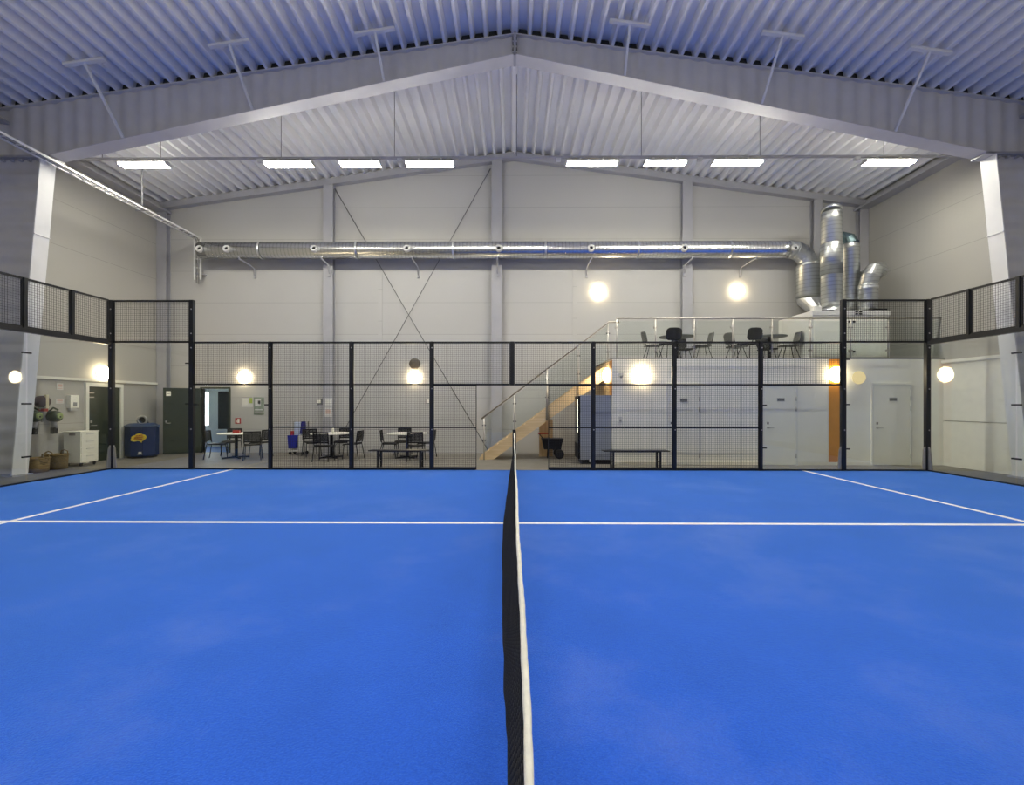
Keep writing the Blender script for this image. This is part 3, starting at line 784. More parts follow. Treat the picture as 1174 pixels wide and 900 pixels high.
# ------------------------------------------------------------------ changing-room block and mezzanine
zf = ZM
b = MB().box(XBOX, XR, YBOX, YBOX+.12, 0, zf)
struct(b, 'wall_block', 'white', label='white front wall of the changing room block under the mezzanine', cat='wall')
struct(MB().box(XBOX, XBOX+.10, YBOX+.121, YB, 0, zf-.02), 'wall_block_side', 'tan', label='plywood side wall of the block behind the drinks cooler', cat='wall')
struct(MB().box(XBOX-.012, XBOX, YBOX, YBOX+.30, 1.86, zf-.02), 'trim_4', 'orange', label='orange edge strip on the side of the block by the stairs', cat='trim')
struct(MB().box(XBOX-.02, XR, YBOX+.001, YB, zf, zf+.03).box(XBOX+.11, XR, YBOX+.13, YB, zf-.2, zf-.02), 'floor_mezzanine', 'grey', label='grey mezzanine floor on top of the white block', cat='floor')
struct(MB().box(at(950, YBOX), at(964, YBOX), YBOX-.012, YBOX, .08, zf), 'trim_5', 'orange', label='tall orange wall strip left of the last door', cat='trim')
b = MB()
for a0, a1 in ((703, 764), (804, 873), (914, 1000), (1043, 1060)): b.box(at(a0, YBOX), at(a1, YBOX), YBOX-.014, YBOX, 0, .075)
struct(b, 'baseboard_block', 'base', label='cream baseboard along the white block', cat='baseboard')
def door(n, p0, p1, ytop, label, leaf='door', handle='left', signpx=None, second=None):
    x0, x1 = at(p0, YBOX), at(p1, YBOX); h = hz(ytop, YBOX); xm = (x0+x1)/2
    root = thing('door_%d' % n, label, 'door', (xm, YBOX, 0), 0, None, 'structure'); hw = (x1-x0)/2
    f = MB().box(-hw-.06, -hw, -.03, 0, 0, h+.06).box(hw, hw+.06, -.03, 0, 0, h+.06).box(-hw, hw, -.03, 0, h, h+.06)
    f.build('door_frame', 'frame_w', root)
    lf = MB().box(-hw+.004, hw-.004, -.022, 0, .012, h-.004).build('door_leaf', leaf, root)
    sx = -1 if handle == 'left' else 1
    hx = sx*(hw-.09)
    hd = MB().lathe([(0, .01), (.026, .008), (.028, 0)], 14, T(hx, -.022, 1.0) @ X_to('-Y'))
    hd.tube([(hx, -.03, 1.0), (hx, -.075, 1.0), (hx-sx*.13, -.075, 1.0)], .010, 8)
    hd.build('door_handle', 'inox', root)
    MB().box(hx-.022, hx+.022, -.032, -.022, 1.09, 1.15, ch=.004).build('lock', 'darkzinc', root)
    for z in (.25, h-.35, h-.62): MB().tube([(-sx*(hw+.01), -.035, z-.06), (-sx*(hw+.01), -.035, z+.06)], .012, 8).build('hinge', 'grey', root)
    if signpx:
        sx0 = at(signpx[0], YBOX)-xm; sz = hz(signpx[1], YBOX)
        s = MB().box(sx0-.10, sx0+.10, -.032, -.022, sz-.045, sz+.045, ch=.004).build('door_sign', 'grey', root)
        k = MB()
        for i in range(4): k.box(sx0-.08+.043*i, sx0-.05+.043*i, -.0335, -.032, sz-.022, sz+.022)
        k.build('sign_lettering', 'darkzinc', s)
    if second:
        s0, s1 = at(second[0], YBOX)-xm, at(second[1], YBOX)-xm
        MB().box(s0+.01, s1-.004, -.018, 0, .08, h+.02).build('fixed_panel', 'door', root)
        p = sight(second[2], second[3], YBOX); MB().box(p.x-xm-.02, p.x-xm+.02, -.022, -.018, p.z-.06, p.z+.06).build('panel_mark', 'white', root)
    return root
door(1, 765.5, 801, 442.5, 'first white door of the block, behind the end of the right bench', signpx=(783.5, 458.5))
door(2, 876, 911.5, 442, 'middle white door with wide fixed panel beside the orange strip', signpx=(894.5, 458), second=(913, 949, 934, 454))
dr3 = door(3, 1001, 1042.5, 441.5, 'last white door of the block near the right corner', signpx=(1023, 457.5))
p = sight(1023.5, 453.5, YBOX); xm_ = (at(1001, YBOX)+at(1042.5, YBOX))/2
MB().box(p.x-xm_-.025, p.x-xm_+.025, -.03, -.022, p.z-.05, p.z+.05, ch=.004).build('door_pictogram', 'white', dr3)
def plate(name, px, py, Y, w_, h_, m, label, cat, d_=.025, inner=None):
    p = sight(px, py, Y)
    root = thing(name, label, cat, p)
    MB().box(-w_/2, w_/2, -d_, .003, -h_/2, h_/2, ch=.005).build('plate', m, root)
    if inner:
        for nm_, (a0, a1, c0, c1), mm in inner: MB().box(a0*w_, a1*w_, -d_-.008, -d_, c0*h_, c1*h_).build(nm_, mm, root)
    return root
plate('light_switch', 711, 481, YBOX, .09, .16, 'pale', 'small pale light switch on the white block left of the bench', 'switch', .03, [('rocker', (-.3, .3, -.35, .05), 'grey')])
r = plate('security_camera', 712, 429.5, YBOX, .12, .08, 'pale', 'small wall camera high on the white block near the stairs', 'camera', .05)
MB().lathe([(0, .06), (.035, .05), (.045, 0)], 16, T(0, -.05, -.05) @ X_to('-Y')).build('camera_dome', 'grey', r)

# ---- mezzanine glass balustrade
YR = YBOX+.10
zh = hz(365, YR)
bal = thing('glass_balustrade', 'glass balustrade with steel handrail along the mezzanine edge', 'railing', (XBOX, YR, ZM+.03))
px_posts = [707, 751.5, 796, 840, 885, 929, 975, 1018]
xs_ = [at(p, YR)-XBOX for p in px_posts]
hz_ = zh-ZM-.03
MB().tube([(xs_[0], 0, hz_), (XR-XBOX-.02, 0, hz_)], .024, 12).build('handrail', 'inox', bal)
for x in xs_:
    p = MB().tube([(x, 0, -.0), (x, 0, hz_-.02)], .017, 10).build('post', 'inox', bal)
    c = MB()
    for z in (.22, hz_-.25):
        for s_ in (-1, 1): c.box(x+s_*.03-.025, x+s_*.03+.025, -.018, .018, z-.02, z+.02)
    c.build('clamp', 'inox', p)
for xa, xb in zip(xs_, xs_[1:]+[XR-XBOX-.05]):
    MB().box(xa+.04, xb-.04, -.005, .005, .08, hz_-.08).build('glass_pane', 'rglass', bal)

# ---- staircase along the block
YS0, YS1 = 7.15, 8.05
st = thing('staircase', 'birch staircase rising right to the mezzanine', 'stairs', (-.95, YS0, 0))
ox = -.95
def zu(x): return .80+.735*x
xtop = XBOX-.015
def stringer(y0, y1):
    up = [(-1.02, .0), (-1.0, zu(-1.0)), (xtop, zu(xtop)), (xtop, zu(xtop)-.40), (-.62+.02, 0)]
    return MB().prism([(x-ox, z) for x, z in up], 'Y', y0, y1)
stringer(0, .045).build('stringer', 'birch', st)
stringer(YS1-YS0-.045, YS1-YS0).build('stringer', 'birch', st)
nst = 13; rise = ZM/(nst+1)
for i in range(nst):
    z = rise*(i+1); x = (z-.80)/.735+.165
    MB().box(x-ox-.14, min(x+.16, XBOX-.02)-ox, .045, YS1-YS0-.045, z-.035, z, ch=.006).build('tread', 'birch', st)
MB().box(.78-ox, 1.20-ox, YS1-YS0-.10, YS1-YS0-.055, 0, 1.15).build('support_panel', 'birch2', st)
sr = thing('stair_railing', 'steel and glass railing along the front of the staircase', 'railing', (ox, YS0-.03, 0))
h0, h1 = sight(552, 480, YS0-.03), sight(698, 369.5, YS0-.03)
def zr(x): return h0.z+(h1.z-h0.z)*(x-h0.x)/(h1.x-h0.x)
pth = [(h0.x-ox, 0, h0.z), (h1.x-ox, 0, h1.z), (h1.x-ox+.22, -.35, zh), (XBOX+xs_[0]-ox, YR-(YS0-.03)+.0, zh)]
MB().tube(pth, .024, 12).build('handrail', 'inox', sr)
pxs = [(555, .014), (590, .014), (627, .030), (663, .016), (697, .016)]
pz = []
for px, rr in pxs:
    x = at(px, YS0-.03); zb_ = max(.0, zu(x)-.36); pz.append(x)
    p = MB().tube([(x-ox, 0, zb_), (x-ox, 0, zr(x)-.01)], rr, 10).build('post', 'inox', sr)
    c = MB()
    for f_ in (.45, .80):
        zz = zb_+(zr(x)-zb_)*f_
        for s_ in (-1, 1): c.box(x-ox+s_*.035-.02, x-ox+s_*.035+.02, -.018, .018, zz-.018, zz+.018)
    c.build('clamp', 'darkzinc', p)
for xa, xb in zip(pz, pz[1:]):
    xa2, xb2 = xa+.04, xb-.04
    MB().prism([(xa2-ox, zu(xa2)+.04), (xb2-ox, zu(xb2)+.04), (xb2-ox, zr(xb2)-.08), (xa2-ox, zr(xa2)-.08)], 'Y', -.005, .005).build('glass_pane', 'rglass', sr)

# ---- drinks cooler
cw0, cw1 = at(663, 6.2), at(701.5, 6.2)-.02
cl = thing('drinks_cooler', 'tall grey drinks cooler with lit glass front facing the stairs', 'cooler', ((cw0+cw1)/2, 6.55, 0))
hw = (cw1-cw0)/2; ch_ = hz(453, 6.2)
MB().box(-hw+.05, hw, -.36, .36, .12, ch_, ch=.012).build('cabinet', 'cooler', cl)
MB().box(-hw+.10, hw-.02, -.33, .33, 0, .12).build('plinth', 'blackp', cl)
dr = MB().box(-hw, -hw+.05, -.355, .355, .14, ch_-.02, ch=.006).build('cooler_door', 'blackp', cl)
MB().box(-hw-.006, -hw, -.31, .31, .55, ch_-.12).build('door_glass', 'darkglass', dr)
MB().box(-hw-.012, -hw-.006, -.30, -.22, .85, ch_-.12).build('light_strip', 'strip', dr)
MB().box(-hw+.30, -hw+.40, -.40, -.34, .06, .14).build('foot', 'pale', cl)

# ---- spreader cart under the stairs
xc = at(633, 7.55)
sp = thing('spreader_cart', 'black spreader cart with orange tipped handle under the stairs', 'cart', (xc, 7.55, 0))
hp = MB(); vs = []
for (sx, sy, z) in ((.25, .18, .28), (.31, .22, .58)):
    for a_ in range(4): vs.append((sx*(1 if a_ in (1, 2) else -1), sy*(1 if a_ > 1 else -1), z))
hp.add(vs, [(0, 3, 2, 1), (0, 1, 5, 4), (1, 2, 6, 5), (2, 3, 7, 6), (3, 0, 4, 7), (4, 5, 6, 7)])
hp.box(-.32, .32, -.24, .24, .57, .60, ch=.01)
hp.build('hopper', 'blackp', sp)
for sy in (-1, 1):
    wv = MB().lathe([(0, -.03), (.05, -.03), (.12, -.035), (.14, -.02), (.14, .02), (.12, .035), (.05, .03), (0, .03)], 20, T(.20, sy*.22, .14) @ X_to('Y')).build('wheel', 'blackp', sp)
MB().tube([(.20, -.24, .14), (.20, .24, .14)], .012, 8).tube([(.2, .12, .14), (-.05, .1, .33), (-.30, .1, .62), (-.40, .1, .74)], .013, 8).tube([(.2, -.12, .14), (-.05, -.1, .33), (-.30, -.1, .62), (-.40, -.1, .74)], .013, 8).tube([(-.12, -.1, .38), (-.14, -.1, .01), (-.14, .1, .01), (-.12, .1, .38)], .012, 8).build('frame', 'blackp', sp)
MB().box(-.42, -.12, -.13, .13, .725, .755, ch=.01).build('handle', 'red', sp)

# ------------------------------------------------------------------ tables, chairs and benches
def round_table(x, y, r, label, group, top, leg, z0=0):
    t = thing('round_table', label, 'table', (x, y, z0), 0, group)
    MB().lathe([(0, .715), (r-.01, .715), (r, .722), (r, .738), (r-.006, .743), (0, .743)], 40).build('tabletop', top, t)
    MB().tube([(0, 0, .03), (0, 0, .715)], .045, 16).build('pedestal', leg, t)
    ft = MB()
    for a_ in range(4):
        an = PI/4+a_*PI/2; ft.bar((0, 0, .035), (.36*math.cos(an), .36*math.sin(an), .02), .06, .035, ch=.008)
    ft.build('foot', 'blackp', t)
    return t
def make_chair(label, group, loc, rz):
    t = thing('cafe_chair', label, 'chair', loc, rz, group)
    # moulded seat with a front roll
    vs, fs = [], []; nx, ny = 8, 8
    for top in (0, 1):
        for i in range(nx+1):
            for j in range(ny+1):
                u, v = i/nx-.5, j/ny
                w_ = .44*(1-.10*(1-v)); x = u*w_; y_ = -.20+.42*v
                z = .445 + .012*(2*u)**2 - .03*max(0, v-.75)**2*16 + .012*(1-v) - (.022 if not top else 0)
                vs.append((x, y_, z))
    N = (nx+1)*(ny+1)
    for top in (0, 1):
        for i in range(nx):
            for j in range(ny):
                k = top*N+i*(ny+1)+j; fs.append((k, k+1, k+ny+2, k+ny+1))
    for i in range(nx):
        for j in (0, ny): k = i*(ny+1)+j; fs.append((k, k+ny+1, k+ny+1+N, k+N))
    for j in range(ny):
        for i in (0, nx): k = i*(ny+1)+j; fs.append((k, k+1, k+1+N, k+N))
    MB().add(vs, fs, True).build('seat', 'blackp', t)
    # curved back with horizontal slots
    b = MB()
    def bk(u, z): return (u*.43, -.235-.10*(z-.50)-.035*(1-(2*u)**2)+.02, z)
    rows = [(.52, .565)]+[(.573+.03*i, .599+.03*i) for i in range(7)]+[(.785, .835)]
    for z0_, z1_ in rows:
        n_ = 8; vs = []
        for i in range(n_+1):
            u = i/n_-.5
            for zz in (z0_, z1_):
                p = bk(u, zz); vs.append(p); vs.append((p[0], p[1]+.016, p[2]))
        fs = []
        for i in range(n_):
            k = 4*i; fs += [(k, k+4, k+6, k+2), (k+1, k+3, k+7, k+5), (k, k+1, k+5, k+4), (k+2, k+6, k+7, k+3)]
        fs += [(0, 2, 3, 1), (4*n_, 4*n_+1, 4*n_+3, 4*n_+2)]
        b.add(vs, fs)
    for s_ in (-1, 1):
        b.bar((s_*.205, -.205, .50), (s_*.205, -.242, .83), .03, .03)
    for u in (-.25, 0, .25):
        p, q = bk(u, .53), bk(u, .82); b.bar((p[0], p[1]+.008, p[2]), (q[0], q[1]+.008, q[2]), .016, .012)
    b.build('backrest', 'blackp', t)
    for s_ in (-1, 1):
        MB().tube([(s_*.20, .17, .435), (s_*.225, .215, 0)], .0125, 8).build('leg', 'black', t)
        MB().tube([(s_*.205, -.215, .60), (s_*.20, -.19, .45), (s_*.225, -.27, 0)], .0125, 8).build('leg', 'black', t)
    MB().tube([(-.20, .17, .43), (-.195, -.18, .43), (.195, -.18, .43), (.20, .17, .43), (-.20, .17, .43)], .010, 8).build('seat_frame', 'black', t)
    return t
chair0 = None
def chair(px, Y, rz, label, group):
    global chair0
    x = at(px, Y)
    if chair0 is None: chair0 = make_chair(label, group, (x, Y, 0), rz); return chair0
    return dup(chair0, (x, Y, 0), rz, label, group)
D = math.radians
round_table(at(271, 7.45), 7.45, .50, 'white round table nearest the open doorway', 'white round tables on the hall floor', 'tabletop', 'blackp')
round_table(at(380, 7.55), 7.55, .60, 'white round table with a white bottle on it', 'white round tables on the hall floor', 'tabletop', 'blackp')
round_table(at(467, 7.60), 7.60, .60, 'white round table behind the left bench', 'white round tables on the hall floor', 'tabletop', mat('pedestal_blue', (.02, .03, .12), .4))
G1, G2, G3 = 'chairs at the table by the doorway', 'chairs at the table with the bottle', 'chairs at the table behind the bench'
chair(248.5, 7.25, D(-75), 'black chair left of the table nearest the open doorway', G1)
chair(265.5, 8.15, D(190), 'black chair behind the table nearest the open doorway', G1)
chair(290, 7.05, D(25), 'black chair at the front right of the table nearest the open doorway', G1)
chair(298.5, 7.75, D(80), 'black chair at the far right of the table nearest the open doorway', G1)
chair(357.5, 7.95, D(-140), 'black chair at the back left of the table with the bottle', G2)
chair(371.5, 6.75, D(0), 'black chair with its back to the court at the table with the bottle', G2)
chair(393.5, 8.25, D(178), 'black chair behind the table with the bottle', G2)
chair(404.5, 7.35, D(85), 'black chair right of the table with the bottle, partly behind the post', G2)
chair(446.5, 7.45, D(-82), 'black chair left of the table behind the left bench', G3)
chair(462, 8.35, D(180), 'black chair on the far side of the table behind the left bench', G3)
chair(477.5, 6.85, D(3), 'black chair with its back to the court at the table behind the left bench', G3)
chair(488.5, 7.65, D(82), 'black chair right of the table behind the left bench', G3)
# bottle and small red holder on the tables
xb = at(381.8, 7.6)
bt = thing('bottle', 'small white bottle standing on the middle round table', 'bottle', (xb, 7.6, .743))
MB().lathe([(0, 0), (.034, 0), (.036, .01), (.036, .11), (.030, .13), (.014, .15), (.014, .165), (0, .165)], 20).build('body', 'tabletop', bt)
MB().lathe([(.016, .155), (.016, .185), (0, .187)], 16).build('cap', 'pale', bt)
rh = thing('napkin_holder', 'small red holder standing on the table nearest the doorway', 'holder', (at(271.5, 7.4), 7.4, .743))
MB().box(-.11, .11, -.05, .05, 0, .02, ch=.004).box(-.10, .10, -.04, -.032, .02, .09).box(-.10, .10, .032, .04, .02, .09).build('tray', 'red', rh)
MB().box(-.085, .085, -.028, .028, .02, .075, Matrix.Rotation(.06, 4, 'Y')).build('stack', 'pink', rh)
def bench(px0, px1, Y, label):
    x0, x1 = at(px0, Y), at(px1, Y); L = x1-x0
    t = thing('bench', label, 'bench', ((x0+x1)/2, Y, 0), 0, 'low black benches behind the fence')
    b = MB()
    for i in range(3): b.box(-L/2, L/2, -.17+.118*i, -.065+.118*i, .435, .458, ch=.004)
    b.build('seat', 'black', t)
    for s_ in (-1, 1):
        for yy in (-.14, .14):
            MB().box(s_*(L/2-.24)-.022, s_*(L/2-.24)+.022, yy-.022, yy+.022, 0, .435).build('leg', 'black', t)
        MB().box(s_*(L/2-.24)-.018, s_*(L/2-.24)+.018, -.14, .14, .40, .435).box(s_*(L/2-.24)-.012, s_*(L/2-.24)+.012, -.14, .14, .16, .18).build('crossbar', 'black', t)
    MB().box(-L/2+.24, L/2-.24, -.015, .015, .405, .432).build('stretcher', 'black', t)
bench(424.5, 494, 5.42, 'low black bench left of the court opening')
bench(691, 766, 5.42, 'low black bench in front of the drinks cooler and first door')

# mezzanine seating
def shell_chair(kind, label, loc, rz, group):
    m = 'fabric' if kind == 'black' else 'shell'
    t = thing('shell_chair', label, 'chair', loc, rz, group)
    MB().box(-.22, .22, -.20, .23, .43, .475, ch=.02).build('seat', m, t)
    # rounded back shell
    vs, fs = [], []; nu, nv = 12, 10
    for side in (0, 1):
        for i in range(nu+1):
            for j in range(nv+1):
                u, v = 2*i/nu-1, j/nv
                hw_ = .225*(1-.45*max(0, abs(2*v-1)-.55)**2*4)
                x = u*hw_; z = .52+.33*v
                y_ = -.21-.07*v-.05*(1-u*u)+(.028 if side else 0)
                vs.append((x, y_, z))
    N = (nu+1)*(nv+1)
    for side in (0, 1):
        for i in range(nu):
            for j in range(nv):
                k = side*N+i*(nv+1)+j; fs.append((k, k+1, k+nv+2, k+nv+1))
    for i in range(nu):
        for j in (0, nv): k = i*(nv+1)+j; fs.append((k, k+nv+1, k+nv+1+N, k+N))
    for j in range(nv):
        for i in (0, nu): k = i*(nv+1)+j; fs.append((k, k+1, k+1+N, k+N))
    MB().add(vs, fs, True).build('backrest', m, t)
    MB().bar((-.05, -.18, .44), (-.05, -.245, .60), .03, .012).bar((.05, -.18, .44), (.05, -.245, .60), .03, .012).build('back_strut', 'black', t)
    for sx in (-1, 1):
        for sy in (-1, 1):
            MB().tube([(sx*.13, sy*.12, .435), (sx*.22, sy*.24, 0)], .011, 8).build('leg', 'black', t)
    return t
ZF = ZM+.03
GM = 'chairs on the mezzanine'
round_table(at(776, 7.15), 7.15, .50, 'grey round table at the left of the mezzanine', 'grey round tables on the mezzanine', 'tablegrey', 'black', ZF)
round_table(at(882, 7.15), 7.15, .46, 'grey round table at the right of the mezzanine', 'grey round tables on the mezzanine', 'tablegrey', 'black', ZF)
bc = shell_chair('black', 'black padded chair before the left mezzanine table, back to the court', (at(768, 6.58), 6.58, ZF), D(8), GM)
dup(bc, (at(858.5, 6.58), 6.58, ZF), D(12), 'black padded chair before the right mezzanine table, back to the court', GM)
dup(bc, (at(783, 7.98), 7.98, ZF), D(185), 'black padded chair behind the left mezzanine table', GM)
dup(bc, (at(879.5, 7.95), 7.95, ZF), D(175), 'black padded chair behind the right mezzanine table', GM)
gc = shell_chair('grey', 'dark grey chair at the left side of the left mezzanine table', (at(748, 7.05), 7.05, ZF), D(-92), GM)
dup(gc, (at(805, 7.15), 7.15, ZF), D(85), 'dark grey chair at the right side of the left mezzanine table', GM)
dup(gc, (at(844, 7.3), 7.3, ZF), D(-80), 'dark grey chair at the left side of the right mezzanine table', GM)
dup(gc, (at(904, 7.05), 7.05, ZF), D(80), 'dark grey chair at the right side of the right mezzanine table', GM)
pt = thing('plant_pot', 'tiny dark pot on the right mezzanine table', 'pot', (at(873, 7.1), 7.1, ZF+.743))
MB().lathe([(0, 0), (.03, 0), (.045, .07), (.04, .07), (.028, .06), (0, .06)], 16).build('pot', 'black', pt)
MB().lathe([(0, .05), (.035, .07), (.02, .11), (0, .125)], 10).build('plant', 'gtool', pt)

# ------------------------------------------------------------------ left side: doors, bin and cart
# open dark green door leaf in front of the back wall, with its lever and sign
hx, hy = at(231, YB), YB-.03; fx_, fy_ = at(187, 8.3), 8.3
L = math.hypot(fx_-hx, fy_-hy); ang = math.atan2(fy_-hy, fx_-hx)
gd = thing('door_4', 'open dark green door leaf swung into the hall beside the doorway', 'door', (hx, hy, 0), ang, None, 'structure')
hd = hz(445, 8.4)
MB().box(0, L, 0, .05, .015, hd, ch=.004).build('door_leaf', 'greend', gd)
h_ = MB().box(L-.10, L-.06, .05, .06, 1.02, 1.08).tube([(L-.08, .05, 1.0), (L-.08, .10, 1.0), (L-.20, .10, 1.0)], .010, 8)
h_.build('door_handle', 'inox', gd)
MB().box(L-.20, L-.08, .05, .056, hd-.26, hd-.11).build('door_sign', 'white', gd)
MB().box(L-.175, L-.105, .056, .058, hd-.20, hd-.18).build('sign_mark', 'grey', gd)
for z in (.25, 1.9): MB().tube([(0, .06, z-.06), (0, .06, z+.06)], .012, 8).build('hinge', 'darkzinc', gd)
b = MB().box(dx0-.06, dx0, YB-.03, YB+.15, 0, dz1+.06).box(dx1, dx1+.06, YB-.03, YB+.15, 0, dz1+.06).box(dx0, dx1, YB-.03, YB+.15, dz1, dz1+.06)
struct(b, 'trim_6', 'greend', label='dark door frame around the open doorway', cat='door frame')
# corridor beyond
YC = 11.0
struct(MB().box(dx0-2.0, dx1+1.0, YB+.151, YC, -.05, .004), 'floor_corridor', 'bluefloor', label='blue floor of the corridor beyond the open doorway', cat='floor')
w0, w1 = at(229.5, YC), at(241, YC); wz0, wz1 = hz(489, YC), hz(449, YC)
cb = MB().box(dx0-2.0, w0, YC, YC+.1, 0, 2.6).box(w1, dx1+1.0, YC, YC+.1, 0, 2.6).box(w0, w1, YC, YC+.1, 0, wz0).box(w0, w1, YC, YC+.1, wz1, 2.6)
cb.box(dx0-2.1, dx0-2.0, YB+.15, YC, 0, 2.6).box(dx1+1.0, dx1+1.1, YB+.15, YC, 0, 2.6).box(dx0-2.0, dx1+1.0, YB+.15, YC, 2.6, 2.7)
struct(cb, 'wall_corridor', 'corr', label='pale walls of the corridor beyond the open doorway', cat='wall')
wn = thing('window_1', 'narrow bright window in the corridor beyond the doorway', 'window', ((w0+w1)/2, YC, wz0), 0, None, 'structure')
hw = (w1-w0)/2; hh = wz1-wz0
MB().box(-hw, hw, .05, .06, 0, hh).build('pane', 'day', wn)
MB().box(-hw, -hw+.03, 0, .05, 0, hh).box(hw-.03, hw, 0, .05, 0, hh).box(.12, .16, 0, .05, 0, hh).box(-hw, hw, 0, .05, 0, .03).box(-hw, hw, 0, .05, hh-.03, hh).build('window_frame', 'white', wn)
p0, p1 = sight(250.5, 449, YC), sight(263, 492, YC)
nb = thing('window_2', 'dark window with white sill inside the corridor', 'window', ((p0.x+p1.x)/2, YC, p1.z), 0, None, 'structure')
hw, hh = (p1.x-p0.x)/2, p0.z-p1.z
MB().box(-hw, hw, -.03, 0, 0, hh).build('pane', 'darkglass', nb)
MB().box(-hw-.04, hw+.04, -.10, 0, -.06, 0, ch=.005).build('window_sill', 'white', nb)
# second dark green door on the left wall
y0, y1 = yx(99.5, XL), yx(136, XL)
gz = 2.10
d5 = thing('door_5', 'dark green door in the left wall beside the drawer cart', 'door', (XL, (y0+y1)/2, 0), 0, None, 'structure')
hw = (y1-y0)/2
MB().box(0, .035, -hw, hw, .01, gz).build('door_leaf', 'greend', d5)
MB().box(0, .07, -hw-.09, -hw, 0, gz+.10).box(0, .07, hw, hw+.09, 0, gz+.10).box(0, .07, -hw, hw, gz, gz+.10).build('door_frame', 'frame_w', d5)
MB().tube([(.035, -hw+.09, 1.02), (.085, -hw+.09, 1.02), (.085, -hw+.21, 1.02)], .010, 8).box(.035, .045, -hw+.06, -hw+.12, 1.09, 1.16).build('door_handle', 'inox', d5)
for z in (1.80, 1.92): MB().box(.035, .06, -hw-.02, -hw+.16, z-.015, z+.015).build('hinge', 'inox', d5)
# blue bin
bx_ = at(160, 7.45); by_ = 7.55
bn = thing('recycling_bin', 'dark blue recycling bin with round chute and yellow speech bubble sticker', 'bin', (bx_, by_, 0), math.radians(20))
rb = .405
def octo(r, z): return [(r*math.cos(PI/8+i*PI/4), r*math.sin(PI/8+i*PI/4), z) for i in range(8)]
def ofr(levels):
    b = MB(); vs = []
    for r, z in levels: vs += octo(r, z)
    fs = [tuple(range(8))[::-1]]
    for k in range(len(levels)-1):
        for i in range(8): fs.append((k*8+i, k*8+(i+1) % 8, (k+1)*8+(i+1) % 8, (k+1)*8+i))
    fs.append(tuple((len(levels)-1)*8+i for i in range(8)))
    return b.add(vs, fs)
ofr([(rb-.03, .05), (rb, .08), (rb+.01, .93)]).build('body', 'blue', bn)
ofr([(rb-.05, 0), (rb-.05, .05)]).build('base', 'blackp', bn)
ld = ofr([(rb+.03, .92), (rb+.03, .96), (rb-.10, 1.03), (rb-.14, 1.035)]).build('lid', 'bluel', bn)
MB().tube([(.0, .12, 1.02), (.02, -.02, 1.10), (.06, -.16, 1.13)], [.12, .13, .135], 20).build('chute', 'bluel', bn)
MB().lathe([(.085, .0), (.14, .0), (.14, .03), (.09, .035), (.085, .0)], 24, T(.06, -.165, 1.13) @ X_to('-Y')).build('chute_ring', 'grey', bn)
MB().lathe([(.001, .012), (.09, .012)], 24, T(.06, -.165, 1.13) @ X_to('-Y')).build('chute_hole', 'blackp', bn)
# sticker on the front face: cloud-shaped speech bubble
yf = -(rb+.012)*math.cos(PI/8)
def disc(b, cx_, cz_, rx, rz_, y0_, y1_, n_=20): b.prism([(cx_+rx*math.cos(2*PI*i/n_), cz_+rz_*math.sin(2*PI*i/n_)) for i in range(n_)], 'Y', y0_, y1_)
s = MB()
for cx_, cz_, rx, rz_ in ((-.06, .62, .10, .07), (.03, .66, .11, .08), (.12, .63, .09, .08), (-.08, .56, .10, .055), (.05, .58, .12, .07)): disc(s, cx_+.03, cz_, rx, rz_, yf-.006, yf)
s.prism([(.06, .54), (.13, .54), (.12, .46)], 'Y', yf-.006, yf)
stk = s.build('sticker', 'yellow', bn)
k = MB()
for zz, xa, xb_ in ((.675, -.02, .15), (.62, -.06, .17), (.565, -.09, .12)):
    xq = xa
    while xq < xb_:
        wq = random.uniform(.018, .034); k.box(xq, xq+wq, yf-.008, yf-.006, zz-.015+.12*xq, zz+.015+.12*xq); xq += wq+.012
k.build('sticker_lettering', 'red', stk)
s = MB(); s.box(.04, .12, yf-.004, yf, .14, .20); s.box(.02, .14, yf-.004, yf, .12, .135); s.build('label', 'pale', bn)
# white drawer cart
c0 = sight(92, 533, 6.0)
cx_, cy_ = -11.40, yx(92, 11.18)+.26
dc = thing('drawer_cart', 'white drawer cart on castors standing against the left wall', 'cart', (cx_, cy_, 0))
MB().box(-.22, .22, -.25, .25, .09, .88, ch=.012).build('cabinet', 'white', dc)
MB().box(-.24, .24, -.27, .27, .88, .905, ch=.006).build('top', 'white', dc)
for i in range(4):
    z = .12+.19*i
    d_ = MB().box(.22, .236, -.235, .235, z, z+.175, ch=.005).build('drawer', 'door', dc)
    MB().box(.236, .25, -.10, .10, z+.13, z+.145).build('drawer_handle', 'pale', d_)
for sx in (-1, 1):
    for sy in (-1, 1):
        MB().lathe([(0, -.015), (.035, -.015), (.04, 0), (.035, .015), (0, .015)], 14, T(sx*.17, sy*.19, .04) @ X_to('X')).box(sx*.17-.02, sx*.17+.02, sy*.19-.02, sy*.19+.02, .05, .09).build('castor', 'blackp', dc)
MB().box(-.06, .10, -.275, -.27, .80, .86).build('foil_strip', 'inox', dc)
